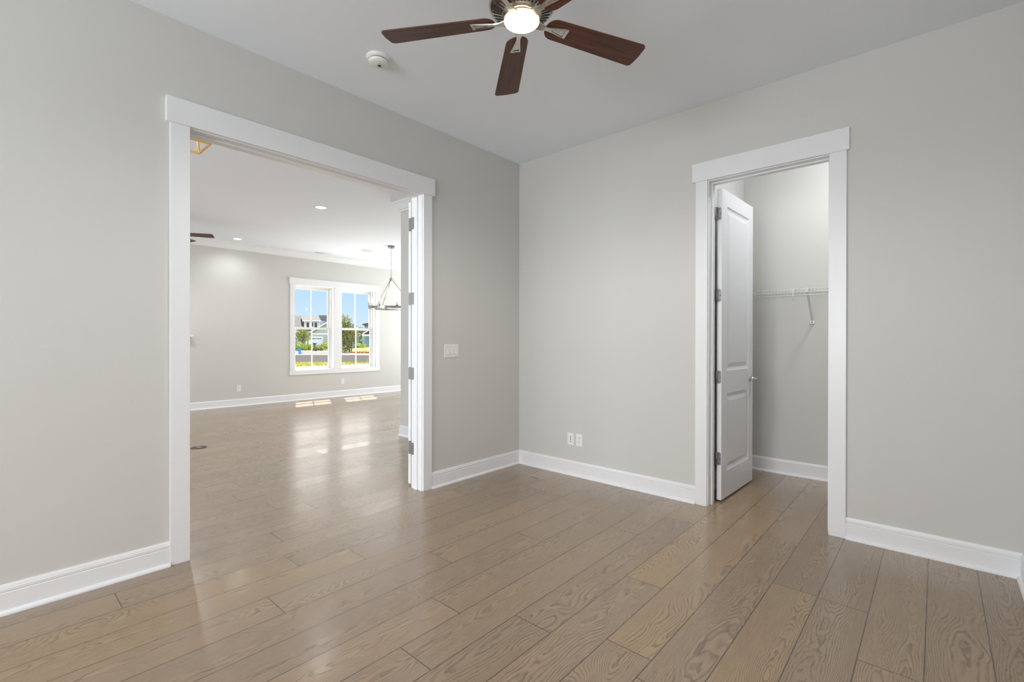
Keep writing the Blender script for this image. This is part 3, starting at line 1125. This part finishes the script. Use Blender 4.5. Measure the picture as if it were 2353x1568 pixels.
# ------------------------------------------------------------------ ring chandelier
f = tag(empty('chandelier', (-4.638, 1.594, H)), 'nickel ring chandelier with lit candle bulbs before the windows', 'chandelier')
bm = B()
lathe(bm, [(0, 0), (0.066, 0), (0.066, -0.034), (0.062, -0.038), (0.012, -0.028), (0.008, -0.045), (0, -0.045)], 32)
finish('canopy', bm, 'dark_nickel', f)
bm = B()
z = -0.045
i = 0
while z > -0.60:
    L, wv = 0.042, 0.011
    pts = []
    for k in range(13):
        a = 2 * pi * k / 12
        u_, v_ = wv * cos(a), (L / 2) * sin(a)
        pts.append((u_, 0, z - L / 2 + 0.004 + v_) if i % 2 == 0 else (0, u_, z - L / 2 + 0.004 + v_))
    tube(bm, pts, 0.0024, 6, cap=False)
    z -= L - 0.009
    i += 1
finish('chain', bm, 'dark_nickel', f)
ZR = 1.864 - H
bm = B()
lathe(bm, [(0, -0.60), (0.012, -0.60), (0.012, -0.618), (0.034, -0.620), (0.034, -0.645), (0.012, -0.650), (0.010, -0.672), (0, -0.672)], 28)
finish('hub', bm, 'dark_nickel', f)
RR = 0.415
for a in (131, 246, 8):
    bm = B()
    aa = radians(a) + radians(41.75)
    tube(bm, [(0.020 * cos(aa), 0.020 * sin(aa), -0.645), (RR * cos(aa), RR * sin(aa), ZR + 0.012)], 0.0055, 8)
    finish('rod', bm, 'dark_nickel', f)
bm = B()
lathe(bm, [(RR - 0.005, ZR - 0.026), (RR + 0.005, ZR - 0.026), (RR + 0.005, ZR + 0.014), (RR - 0.005, ZR + 0.014), (RR - 0.005, ZR - 0.026)], 96, smooth=False)
finish('ring', bm, 'dark_nickel', f)
for k in range(8):
    a = radians(74 + 45 * k) + radians(41.75)
    c = Vector((RR * cos(a), RR * sin(a), ZR))
    bm = B()
    lathe(bm, [(0, -0.030), (0.010, -0.030), (0.014, -0.022), (0.010, -0.012), (0.011, 0.018), (0.030, 0.022), (0.031, 0.028), (0.0125, 0.030), (0.0115, 0.112), (0, 0.112)], 18)
    cn = finish('candle_arm', bm, 'dark_nickel', f, loc=c)
    bm = B()
    lathe(bm, [(0.008, 0.110), (0.011, 0.118), (0.0150, 0.134), (0.0145, 0.148), (0.008, 0.166), (0.003, 0.178), (0, 0.182)], 16)
    finish('bulb', bm, 'bulb', cn)
# ------------------------------------------------------------------ gold cage lantern just inside the great room
f = tag(empty('lantern_pendant', (-0.810, -2.705, H)), 'gold cage ceiling lantern peeking past the top left of the opening', 'ceiling lantern')
hs_, zb_, zt_ = 0.130, 2.65 - H, 2.93 - H
bm = B()
lathe(bm, [(0, 0), (0.06, 0), (0.06, -0.02), (0.012, -0.03), (0.010, -0.115), (0, -0.115)], 28)
finish('canopy', bm, 'brass', f)


def bar_between(bm, p, q, w):
    p, q = Vector(p), Vector(q)
    d = q - p
    m = Matrix.Translation(p) @ d.to_track_quat('Z', 'Y').to_matrix().to_4x4()
    box(bm, -w / 2, w / 2, -w / 2, w / 2, 0, d.length, m)


ht_ = 0.085
bm = B()
for z_, h_ in ((zb_, hs_), (zt_, ht_)):
    cs = [(-h_, -h_), (h_, -h_), (h_, h_), (-h_, h_)]
    for i in range(4):
        bar_between(bm, (*cs[i], z_), (*cs[(i + 1) % 4], z_), 0.013)
for sx, sy in ((-1, -1), (1, -1), (1, 1), (-1, 1)):
    bar_between(bm, (sx * hs_, sy * hs_, zb_), (sx * ht_, sy * ht_, zt_), 0.012)
    bar_between(bm, (sx * ht_, sy * ht_, zt_), (0, 0, zt_), 0.010)
finish('cage', bm, 'brass', f)
for a in (0, 120, 240):
    c = (0.032 * cos(radians(a)), 0.032 * sin(radians(a)), -0.20)
    bm = B()
    lathe(bm, [(0, 0.06), (0.016, 0.06), (0.011, 0.05), (0.011, 0.0), (0, 0.0)], 14)
    cn = finish('socket', bm, 'plate', f, loc=c)
    bm = B()
    lathe(bm, [(0.009, 0.0), (0.016, -0.02), (0.0185, -0.04), (0.012, -0.066), (0.004, -0.082), (0, -0.086)], 14)
    finish('bulb', bm, 'bulb', cn)
bm = B()
tube(bm, [(0, 0, -0.115), (0, 0, -0.14)], 0.03, 12)
finish('stem', bm, 'brass', f)

# ------------------------------------------------------------------ floor outlet, mantel
f = tag(empty('floor_outlet', (-3.192, -1.979, 0)), 'round bronze floor outlet cover set in the great room planks', 'floor outlet')
bm = B()
lathe(bm, [(0, 0.0), (0.082, 0.0), (0.082, 0.003), (0.076, 0.006), (0.064, 0.006), (0.062, 0.0035), (0, 0.0035)], 40)
finish('rim', bm, 'bronze', f)
bm = B()
for s in (-1, 1):
    lathe(bm, [(0, 0.0032), (0.022, 0.0032), (0.021, 0.0062), (0, 0.0062)], 20, center=(0.029 * s, 0, 0))
finish('lids', bm, 'steel', f)

f = tag(empty('mantel_shelf', (FAR, -1.212, 1.300)), 'white mantel shelf end on the far wall beside the left casing', 'mantel shelf')
bm = B()
box(bm, 0, 0.20, -1.8, 0, 0, 0.028)
finish('shelf_board', bm, 'trim', f, bevel=0.002)
bm = B()
box(bm, 0, 0.03, -1.77, -0.03, -0.06, 0)
finish('ledger', bm, 'trim', f)

# ------------------------------------------------------------------ closet wire shelf and lamp
ZS = 1.700
f = tag(empty('wire_shelf', (2.64, CLY, ZS)), 'white wire closet shelf with hanging rail on the closet back wall', 'wire shelf')
xa, xb = CLX0 + 0.008 - 2.64, CLX1 - 0.008 - 2.64
yf, yb_ = -0.312, -0.012
bm = B()
for y, z, r in ((yb_, 0, 0.0032), (-0.11, -0.004, 0.0028), (-0.21, -0.004, 0.0028), (yf, 0.0, 0.0034), (yf - 0.004, -0.027, 0.003)):
    tube(bm, [(xa, y, z), (xb, y, z)], r, 8)
finish('long_wires', bm, 'wire', f)
bm = B()
x = xa + 0.01
while x < xb:
    tube(bm, [(x, yb_, 0.003), (x, yf - 0.002, 0.003), (x, yf - 0.006, -0.052)], 0.0016, 5)
    x += 0.0254
finish('cross_wires', bm, 'wire', f)
bm = B()
tube(bm, [(xa, yf - 0.006, -0.053), (xb, yf - 0.006, -0.053)], 0.0042, 10)
finish('hanging_rail', bm, 'wire', f)
for x in (1.943 - 2.64, 2.247 - 2.64, 2.552 - 2.64, 2.857 - 2.64):
    bm = B()
    tube(bm, [(x, yf + 0.002, 0.004), (x, yf - 0.010, -0.030), (x, yf - 0.012, -0.060), (x, yf - 0.006, -0.084), (x, yf + 0.004, -0.091), (x, yf + 0.010, -0.082)], 0.0035, 8)
    finish('rail_hook', bm, 'wire', f)
for x in (2.352 - 2.64, 3.2 - 2.64):
    bm = B()
    p0, p1 = Vector((x, yf + 0.004, -0.012)), Vector((x - 0.010, -0.016, 1.432 - ZS))
    d = p1 - p0
    m = Matrix.Translation(p0) @ d.to_track_quat('Z', 'Y').to_matrix().to_4x4()
    box(bm, -0.0095, 0.0095, -0.004, 0.004, 0, d.length, m)
    box(bm, x - 0.006, x + 0.006, yf - 0.003, yf + 0.016, -0.03, 0.008)
    br = finish('support_brace', bm, 'wire', f)
    bm = B()
    box(bm, x - 0.010 - 0.017, x - 0.010 + 0.017, -0.022, 0, 1.405 - ZS, 1.442 - ZS)
    finish('wall_clip', bm, 'plate', br, bevel=0.003)
    bm = B()
    lathe(bm, [(0, 0), (0.007, 0), (0.006, 0.002), (0, 0.003)], 12)
    bmesh.ops.transform(bm, matrix=Matrix.Translation((x - 0.010, -0.022, 1.420 - ZS)) @ Matrix.Rotation(pi / 2, 4, 'X'), verts=bm.verts)
    finish('clip_screw', bm, 'steel', br)

f = tag(empty('closet_light', (2.78, 0.62, H)), 'white dome light on the closet ceiling, hidden above the doorway', 'closet light')
bm = B()
lathe(bm, [(0, 0), (0.11, 0), (0.115, -0.015), (0, -0.015)], 36)
finish('base', bm, 'plate', f)
bm = B()
lathe(bm, [(0.105, -0.015), (0.10, -0.04), (0.075, -0.065), (0.04, -0.08), (0, -0.085)], 36)
finish('dome', bm, emit('lit_closet_dome', (0.98, 0.98, 1.0), 105.0), f)

# ================================================================== outside the great room windows
# site axes: D runs out from the house over the street, X runs along the street, ground 0.4 m below the floor
OR = Vector((CAM.x, CAM.y, 0))
DX = Vector((-0.6656, 0.7463, 0))
AX = Vector((0.7463, 0.6656, 0))
SITE_RZ = math.atan2(AX.y, AX.x)
GZ = -0.40


def site(x, d, z=GZ):
    v = OR + AX * x + DX * d
    return Vector((v.x, v.y, z))


def site_mat(x, d, z=GZ):
    return Matrix.Translation(site(x, d, z)) @ Matrix.Rotation(SITE_RZ, 4, 'Z')


def ground_mat(name, c1, c2, scale, detail=4.0, rough=0.9):
    k = NT(name)
    v = k.noise(k.obj(), scale, detail, 0.65)
    k.link(k.mix(k.smooth(v, 0.3, 0.7), c1, c2), k.b.inputs['Base Color'])
    k.b.inputs['Roughness'].default_value = rough
    k.b.inputs['Specular IOR Level'].default_value = 0.2
    return k.mat


MAT['lawn'] = ground_mat('lawn_grass', (0.36, 0.36, 0.05), (0.46, 0.42, 0.10), 3.0)
MAT['asphalt'] = ground_mat('asphalt', (0.047, 0.040, 0.034), (0.033, 0.028, 0.024), 1.2)
MAT['concrete'] = ground_mat('pale_concrete', (0.62, 0.60, 0.57), (0.52, 0.50, 0.47), 2.0)
MAT['gravel'] = ground_mat('grey_gravel', (0.16, 0.15, 0.135), (0.12, 0.11, 0.10), 3.0)
MAT['siding'] = None


def siding(name, c):
    k = NT(name)
    s = k.n('ShaderNodeSeparateXYZ')
    k.link(k.obj(), s.inputs[0])
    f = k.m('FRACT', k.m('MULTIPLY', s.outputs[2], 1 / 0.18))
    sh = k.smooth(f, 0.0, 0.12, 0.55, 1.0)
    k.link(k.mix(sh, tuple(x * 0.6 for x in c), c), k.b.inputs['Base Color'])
    k.b.inputs['Roughness'].default_value = 0.7
    return k.mat


MAT['siding'] = siding('teal_siding', (0.42, 0.51, 0.53))
MAT['siding2'] = siding('blue_grey_siding', (0.36, 0.51, 0.58))
MAT['shingle'] = ground_mat('grey_shingles', (0.150, 0.142, 0.135), (0.118, 0.112, 0.106), 2.5)
MAT['shingle_dark'] = ground_mat('slate_and_shade_shingles', (0.05, 0.065, 0.075), (0.10, 0.11, 0.12), 2.0)  # slate on the dormer cheek; painted shade on roof slope and porch gable
MAT['out_white'] = plain('white_exterior_trim', (0.88, 0.90, 0.90), 0.6)
MAT['win_dark'] = plain('dark_window_panes', (0.06, 0.08, 0.09), 0.15)
MAT['black_iron'] = plain('black_metal', (0.03, 0.035, 0.03), 0.5)
MAT['blue'] = plain('bright_blue_plastic', (0.03, 0.20, 0.75), 0.45)
MAT['bark'] = plain('grey_brown_bark', (0.16, 0.12, 0.09), 0.9, var=0.3, scale=12)


def leaf_mat(name, c1, c2):
    k = NT(name)
    at = k.n('ShaderNodeAttribute', attribute_name='tone')
    k.link(k.mix(at.outputs['Fac'], c1, c2), k.b.inputs['Base Color'])
    k.b.inputs['Roughness'].default_value = 0.6
    k.b.inputs['Specular IOR Level'].default_value = 0.25
    k.b.inputs['Transmission Weight'].default_value = 0.0
    return k.mat


MAT['leaf_olive'] = leaf_mat('olive_leaves', (0.16, 0.22, 0.06), (0.45, 0.47, 0.17))
MAT['leaf_bright'] = leaf_mat('bright_green_leaves', (0.20, 0.31, 0.05), (0.52, 0.56, 0.10))
MAT['leaf_dark'] = leaf_mat('deep_green_leaves', (0.06, 0.12, 0.05), (0.22, 0.30, 0.13))
MAT['leaf_mixed'] = leaf_mat('green_and_rust_leaves', (0.10, 0.17, 0.05), (0.40, 0.36, 0.14))
MAT['grass_blade'] = leaf_mat('sunlit_grass_blades', (0.26, 0.30, 0.03), (0.52, 0.48, 0.16))
MAT['flower'] = leaf_mat('red_flowers_and_leaves', (0.14, 0.20, 0.05), (0.70, 0.16, 0.08))


def slab(name, x0, x1, d0, d1, z0, z1, mat, label, cat):
    bm = B()
    m = site_mat(0, 0, 0)
    box(bm, x0, x1, d0, d1, z0, z1, m)
    return struct(finish(name, bm, mat), label, cat)


slab('ground_far', -140, 120, 8.6, 260, GZ - 0.3, GZ - 0.02, ground_mat('dry_ground', (0.26, 0.25, 0.22), (0.20, 0.20, 0.15), 1.0), 'dry ground across the neighbourhood', 'ground')
slab('lawn_near', -60, 40, 8.6, 32.5, GZ - 0.2, GZ, 'lawn', 'sunlit lawn between the windows and the street', 'lawn')
slab('bounce_slab', -14, 4, 8.4, 16, GZ - 0.15, GZ + 0.03, plain('pale_bounce_concrete', (0.78, 0.77, 0.74), 0.8), 'unseen pale concrete slab added under the windows to bounce sunlight', 'bounce_slab')  # out of view, added to bounce sun onto the great room ceiling
slab('street', -100, 60, 32.5, 49.5, GZ - 0.2, GZ - 0.01, 'asphalt', 'dark asphalt street crossing beyond the lawn', 'street')
slab('curb', -100, 60, 49.5, 51.4, GZ - 0.2, GZ + 0.02, 'concrete', 'white concrete curb on the far side of the street', 'curb')
slab('sidewalk', -100, -21.5, 59.6, 61.0, GZ - 0.2, GZ + 0.02, 'concrete', 'pale sidewalk strip in front of the shrubs', 'sidewalk')
slab('gravel_verge', -100, -19.2, 51.4, 66.5, GZ - 0.2, GZ + 0.0, 'gravel', 'grey gravel verge in front of the shrubs', 'verge')
slab('driveway', -27.8, 10, 88.0, 96.0, GZ - 0.2, GZ + 0.03, 'concrete', 'white driveway before the house on the right', 'driveway')


def leaves(bm, blobs, n, size, rnd, squash=1.0):
    """random leaf cards filling ellipsoid blobs (x,y,z,rx,ry,rz)"""
    tone = bm.faces.layers.float.get('tone') or bm.faces.layers.float.new('tone')
    tot = sum(b[3] * b[5] for b in blobs)
    for b in blobs:
        for _ in range(int(n * b[3] * b[5] / tot)):
            v = Vector((rnd.gauss(0, 1), rnd.gauss(0, 1), rnd.gauss(0, 1))).normalized() * (rnd.uniform(0.45, 1.08))
            p = Vector((b[0] + v.x * b[3], b[1] + v.y * b[4], b[2] + v.z * b[5]))
            s = size * rnd.uniform(0.6, 1.4)
            a = Vector((rnd.gauss(0, 1), rnd.gauss(0, 1), rnd.gauss(0, 1))).normalized()
            c = a.orthogonal().normalized()
            q = [bm.verts.new(p + w) for w in (a * s, c * s * 0.5, -a * s, -c * s * 0.5)]
            f = bm.faces.new(q)
            f[tone] = max(0, min(1, rnd.gauss(0.45, 0.3)))


def plant(name, x, d, blobs, n, size, mat, label, cat, trunk=None, seed=1, group=None, z=GZ):
    f = tag(empty(name, site(x, d, z), SITE_RZ), label, cat, group)
    bm = B()
    leaves(bm, blobs, n, size, random.Random(seed))
    finish('foliage', bm, mat, f, recalc=False)
    if trunk:
        bm = B()
        for pts, r in trunk:
            tube(bm, pts, r, 7)
        finish('trunk', bm, 'bark', f)
    return f


# grass that shows above the sill
bm = B()
tone = bm.faces.layers.float.new('tone')
rg = random.Random(3)
m = site_mat(0, 0, GZ)
for i in range(14000):
    x, d = rg.uniform(-22, -4), rg.uniform(26.5, 32.6)
    h = rg.uniform(0.05, 0.17)
    a = rg.uniform(0, pi)
    w = 0.03
    dx_, dy_ = cos(a) * w, sin(a) * w
    lean = Vector((rg.gauss(0, 0.12), rg.gauss(0, 0.12), h))
    vs = [m @ Vector((x - dx_, d - dy_, 0)), m @ Vector((x + dx_, d + dy_, 0)), m @ (Vector((x, d, 0)) + lean)]
    fc = bm.faces.new([bm.verts.new(v) for v in vs])
    fc[tone] = max(0, min(1, rg.gauss(0.5, 0.3)))
tag(finish('grass', bm, 'grass_blade', recalc=False), 'bright yellow green grass showing over the window sills', 'grass', kind='stuff')

# ------------------------------------------------------------------ house across the street, seen in the left window
f = tag(empty('house', site(-37.25, 88, GZ - 0.22), SITE_RZ), 'teal house with grey roof and garage, seen in the left window', 'house')
# local x along the facade, y away, z up from the ground
bm = B()
box(bm, -0.2, 6.6, 0, 7, 0, 3.0)
prism(bm, [(-0.2, 3.0), (6.6, 3.0), (3.2, 4.95)], -7, 0, Matrix(((1, 0, 0, 0), (0, 0, -1, 0), (0, 1, 0, 0), (0, 0, 0, 1))))
finish('garage_wing', bm, 'siding', f)
bm = B()
for sx in (-1, 1):
    # sloping roof halves of the garage gable
    A = Vector((3.2, 0, 5.10)); C = Vector((3.2 + sx * 3.95, 0, 2.83))
    vs = [bm.verts.new((p.x, y, p.z + dz)) for y in (-0.45, 7) for p, dz in ((A, 0), (C, 0), (C, -0.16), (A, -0.16))]
    for q in ((0, 1, 2, 3), (4, 5, 6, 7), (0, 1, 5, 4), (1, 2, 6, 5), (2, 3, 7, 6), (3, 0, 4, 7)):
        bm.faces.new([vs[i] for i in q])
finish('garage_roof', bm, 'shingle', f)
bm = B()
for sx in (-1, 1):
    A = Vector((3.2, 0, 5.12)); C = Vector((3.2 + sx * 3.98, 0, 2.84))
    vs = [bm.verts.new((p.x, y, p.z + dz)) for y in (-0.50, -0.44) for p, dz in ((A, 0.02), (C, 0.02), (C, -0.24), (A, -0.24))]
    for q in ((0, 1, 2, 3), (4, 5, 6, 7), (0, 1, 5, 4), (1, 2, 6, 5), (2, 3, 7, 6), (3, 0, 4, 7)):
        bm.faces.new([vs[i] for i in q])
finish('rake_board', bm, 'out_white', f)
bm = B()
box(bm, -0.2, 6.6, -0.03, 0, 2.72, 2.96)
finish('belt_trim', bm, 'out_white', f)
for x0, x1 in ((-0.45, 2.16), (4.3, 6.4)):
    bm = B()
    box(bm, x0, x1, -0.06, 0.02, 0, 2.36)
    finish('garage_trim', bm, 'out_white', f)
for x0, x1 in ((-0.25, 1.98), (4.45, 6.25)):
    bm = B()
    box(bm, x0, x1, -0.10, -0.05, 0, 2.22)
    gd = finish('garage_door', bm, plain('garage_door_paint', (0.74, 0.80, 0.90), 0.5) if x0 < 0 else bpy.data.materials['garage_door_paint'], f)
    n = 6
    for i in range(n):
        bm = B()
        c = x0 + 0.20 + (x1 - x0 - 0.30) * (i + 0.4) / n + (0.08 if i >= 3 else 0)
        box(bm, c - 0.11, c + 0.11, -0.115, -0.095, 1.86, 2.06)
        finish('door_window', bm, 'win_dark', gd)
    bm = B()
    box(bm, (x0 + x1) / 2 - 0.08, (x0 + x1) / 2 + 0.20, -0.12, -0.09, 1.02, 1.12)
    finish('door_pull', bm, 'black_iron', gd)
bm = B()
box(bm, -15.5, 2.0, 2.5, 14, 0, 3.6)
finish('main_walls', bm, 'siding', f)
bm = B()
vs = [bm.verts.new(v) for v in ((-16, 1.9, 3.3), (2.3, 1.9, 3.3), (2.3, 8, 6.58), (-16, 8, 6.58), (-16, 14.5, 3.3), (2.3, 14.5, 3.3))]
for q in ((0, 1, 2, 3), (3, 2, 5, 4), (0, 3, 4), (1, 5, 2), (0, 4, 5, 1)):
    bm.faces.new([vs[i] for i in q])
finish('main_roof', bm, 'shingle', f)
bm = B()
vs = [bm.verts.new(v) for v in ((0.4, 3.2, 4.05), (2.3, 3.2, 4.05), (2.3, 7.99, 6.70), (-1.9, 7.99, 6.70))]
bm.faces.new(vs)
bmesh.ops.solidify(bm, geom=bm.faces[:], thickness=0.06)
finish('shaded_roof_slope', bm, 'shingle_dark', f)  # dark shingle sheet paints the shade on this part of the roof
bm = B()
box(bm, -16, -0.6, 1.8, 1.9, 3.12, 3.36)
finish('gutter', bm, 'out_white', f)
# dormer
bm = B()
box(bm, -2.43, 0.47, 2.6, 6.6, 3.4, 5.40)
dw = finish('dormer', bm, plain('dormer_siding', (0.52, 0.62, 0.68), 0.7), f)
bm = B()
box(bm, -2.85, -2.44, 3.0, 6.6, 3.4, 5.6)
finish('dormer_cheek', bm, 'shingle_dark', dw)
bm = B()
vs = [bm.verts.new(v) for v in ((-2.55, 2.1, 5.28), (0.95, 2.1, 5.28), (-1.5, 6.9, 6.36), (-5.1, 6.9, 6.36), (-2.55, 2.1, 5.40), (0.95, 2.1, 5.40), (-1.5, 6.9, 6.48), (-5.1, 6.9, 6.48))]
for q in ((0, 1, 2, 3), (4, 5, 6, 7), (0, 1, 5, 4), (1, 2, 6, 5), (2, 3, 7, 6), (3, 0, 4, 7)):
    bm.faces.new([vs[i] for i in q])
finish('dormer_roof', bm, 'shingle', dw)
bm = B()
box(bm, -2.58, 0.98, 2.04, 2.12, 5.22, 5.42)
box(bm, -2.43, -2.27, 2.52, 2.6, 3.4, 5.24)
box(bm, 0.31, 0.47, 2.52, 2.6, 3.4, 5.24)
finish('dormer_trim', bm, 'out_white', dw)
for c, hw in ((-1.73, 0.31), (-0.92, 0.28), (-0.20, 0.31)):
    bm = B()
    box(bm, c - hw - 0.12, c + hw + 0.10, 2.50, 2.58, 3.9, 5.14)
    fr = finish('window', bm, 'out_white', dw)
    bm = B()
    box(bm, c - hw + 0.06, c + hw - 0.06, 2.47, 2.52, 4.0, 5.02)
    finish('pane', bm, 'win_dark', fr)
bm = B()
box(bm, -0.95, -0.75, -0.12, 0.05, 0, 2.6)
finish('porch_post', bm, 'out_white', f)

# ------------------------------------------------------------------ house seen in the right window
f = tag(empty('house', site(-28.0, 92, GZ - 0.2), SITE_RZ), 'blue grey house with gabled white trimmed porch, seen in the right window', 'house')
bm = B()
box(bm, -1.29, 6, 2, 9, 0, 4.75)
finish('walls', bm, 'siding2', f)
bm = B()
box(bm, -1.5, 6.4, 1.3, 9.5, 4.6, 4.85)
prism(bm, [(-1.5, 4.85), (6.4, 4.85), (2.4, 5.6)], -9.5, -1.3, Matrix(((1, 0, 0, 0), (0, 0, -1, 0), (0, 1, 0, 0), (0, 0, 0, 1))))
finish('roof', bm, 'shingle', f)
bm = B()
pm = Matrix(((1, 0, 0, 0), (0, 0, -1, 0), (0, 1, 0, 0), (0, 0, 0, 1)))
prism(bm, [(-0.9, 2.78), (4.7, 2.78), (1.9, 4.6)], -2.0, 0.3, pm)
finish('porch_gable', bm, 'shingle_dark', f)  # gable face coloured dark for the shadow under the rake
bm = B()
for sx in (-1, 1):
    A = Vector((1.9, 0, 4.76)); C = Vector((1.9 + sx * 2.95, 0, 2.84))
    vs = [bm.verts.new((p.x, y, p.z + dz)) for y in (-0.42, -0.30) for p, dz in ((A, 0), (C, 0), (C, -0.2), (A, -0.2))]
    for q in ((0, 1, 2, 3), (4, 5, 6, 7), (0, 1, 5, 4), (1, 2, 6, 5), (2, 3, 7, 6), (3, 0, 4, 7)):
        bm.faces.new([vs[i] for i in q])
box(bm, -1.0, 4.8, -0.40, -0.28, 2.46, 2.78)
finish('porch_trim', bm, 'out_white', f)
for x in (-0.78, 4.6):
    bm = B()
    box(bm, x - 0.22, x + 0.22, -0.38, -0.12, 0, 2.46)
    finish('porch_column', bm, 'siding2', f)
bm = B()
box(bm, -0.3, 4.4, 1.93, 1.99, 0.1, 2.3)
finish('porch_shade_panel', bm, 'win_dark', f)  # flat dark panel paints the shade inside the porch
bm = B()
box(bm, -1.0, 4.8, -0.4, 2.0, 0, 0.35)
finish('porch_deck', bm, 'out_white', f)

# ------------------------------------------------------------------ trees and shrubs
plant('small_tree', -31.8, 72, [(0, 0, 2.45, 1.0, 1.0, 0.85), (-0.35, 0, 1.9, 0.85, 0.9, 0.6), (0.45, 0.1, 1.9, 0.8, 0.9, 0.6), (0.1, 0, 3.05, 0.6, 0.6, 0.5)], 1500, 0.105, 'leaf_olive',
      'small round olive green tree before the teal house', 'tree', [([(0, 0, 0), (0.05, 0, 0.8), (0.0, 0, 1.8)], [0.09, 0.07, 0.05]), ([(0.02, 0, 0.6), (0.35, 0, 1.5)], [0.05, 0.03]), ([(0.02, 0, 0.7), (-0.35, 0, 1.6)], [0.05, 0.03])], 5)
plant('leafy_tree', -20.9, 60, [(-0.3, 0, 3.9, 0.9, 0.9, 0.9), (0.2, 0, 2.9, 1.4, 1.3, 0.8), (-0.6, 0, 3.0, 1.3, 1.3, 0.9), (0.5, 0, 1.9, 1.3, 1.3, 0.9), (-0.6, 0, 1.7, 1.4, 1.3, 1.0), (-0.4, -0.3, 0.75, 1.2, 1.1, 0.75)], 4200, 0.10, 'leaf_mixed',
      'tall leafy green and rust tree in the right window', 'tree', [([(0.3, 0, 0), (0.25, 0, 1.0), (0, 0, 2.4), (-0.2, 0, 3.8)], [0.09, 0.08, 0.06, 0.03]), ([(0.55, 0, 0), (0.6, 0, 1.0), (0.7, 0, 2.2)], [0.05, 0.05, 0.03])], 6)
sh = [(-30.1, 67.0, 1.25, 1.10, 'leaf_bright', 'yellow green shrub left of the dark post, below the small tree', 11),
      (-30.2, 70.6, 1.05, 0.95, 'leaf_bright', 'low shrub right of the yellow green one, below the garage', 12),
      (-27.5, 67.0, 0.95, 0.75, 'leaf_olive', 'lowest shrub below the garage door', 13),
      (-27.75, 70.8, 1.05, 1.25, 'leaf_bright', 'taller shrub at the right edge of the left window', 14)]
for x, d, r, h, mt, lb, sd in sh:
    plant('shrub', x, d, [(0, 0, h * 0.55, r * 0.8, 0.8, h * 0.50), (-r * 0.35, 0, h * 0.42, r * 0.6, 0.7, h * 0.42), (r * 0.35, 0, h * 0.45, r * 0.6, 0.7, h * 0.42)], 900, 0.10, mt, lb, 'shrub', None, sd, 'shrubs along the far verge')
plant('shrub', -32.6, 70.6, [(0, 0, 0.7, 0.8, 0.8, 0.65), (0.2, 0, 0.45, 0.8, 0.8, 0.45)], 600, 0.10, 'leaf_dark', 'dark green shrub at the left edge of the left window', 'shrub', None, 15, 'shrubs along the far verge')
plant('distant_tree', -48.2, 150, [(0, 0, 3.8, 1.9, 2, 1.6), (-1.7, 0, 3.2, 1.6, 2, 1.4), (1.6, 0, 3.1, 1.5, 2, 1.2), (0, 0, 1.6, 3.0, 2, 1.6)], 900, 0.30, 'leaf_dark',
      'distant dark green tree on the skyline in the right window', 'tree', [([(0, 0, 0), (0, 0, 3)], [0.2, 0.12])], 21)
plant('flower_bed', -16.9, 56.2, [(0, 0, 0.10, 2.6, 0.3, 0.13)], 500, 0.09, 'flower', 'low bed of red flowers along the yellow lawn', 'flower bed', None, 23)
plant('shrub', -28.5, 89, [(0, 0, 0.45, 1.1, 0.6, 0.45)], 300, 0.13, 'leaf_bright', 'low bright shrub at the foot of the right hand house', 'shrub', None, 24)

# yellowed lawn on the right beyond the street
MAT['lawn_yellow'] = ground_mat('yellowed_lawn', (0.27, 0.23, 0.045), (0.21, 0.20, 0.04), 1.5)
slab('lawn_far', -19.2, 10, 57.0, 62.5, GZ - 0.2, GZ + 0.02, 'lawn_yellow', 'yellowed lawn strip nearest the far curb on the right', 'lawn')
slab('lawn_far', -22.0, 10, 62.5, 72.0, GZ - 0.2, GZ + 0.02, 'lawn_yellow', 'yellowed lawn in the middle, before the right hand house', 'lawn')
slab('lawn_far', -29.0, 10, 72.0, 88.0, GZ - 0.2, GZ + 0.02, 'lawn_yellow', 'yellowed lawn nearest the right hand house', 'lawn')

# blue yard sign and utility marker on the kerb, mailbox by the garage
f = tag(empty('yard_sign', site(-22.75, 51), SITE_RZ), 'tall bright blue sign board leaning on the far kerb', 'sign')
bm = B()
m = Matrix.Rotation(radians(-14), 4, 'Y')
box(bm, -0.16, 0.14, -0.02, 0.02, 0.02, 0.62, m)
box(bm, -0.17, -0.10, -0.02, 0.02, 0.62, 0.95, m)
finish('board', bm, 'blue', f)
bm = B()
box(bm, -0.10, -0.07, 0.02, 0.05, 0, 0.5, m)
finish('stake', bm, 'black_iron', f)
f = tag(empty('marker_post', site(-22.42, 50.6), SITE_RZ), 'short white marker post with black band beside the blue sign', 'marker post')
bm = B()
box(bm, -0.06, 0.06, -0.06, 0.06, 0, 0.36)
finish('post', bm, 'out_white', f)
bm = B()
box(bm, -0.07, 0.07, -0.07, 0.07, 0.12, 0.19)
finish('band', bm, 'black_iron', f)
f = tag(empty('mailbox', site(-28.75, 69), SITE_RZ), 'small black mailbox on a post before the garage door', 'mailbox')
bm = B()
box(bm, -0.05, 0.05, -0.05, 0.05, 0, 0.9)
finish('post', bm, 'black_iron', f)
bm = B()
prism(bm, [(-0.13, 0), (0.16, 0), (0.16, 0.16), (0.11, 0.24), (-0.08, 0.24), (-0.13, 0.16)], -0.25, 0.25, Matrix.Translation((0, 0, 0.85)) @ pm)
finish('box', bm, 'black_iron', f)
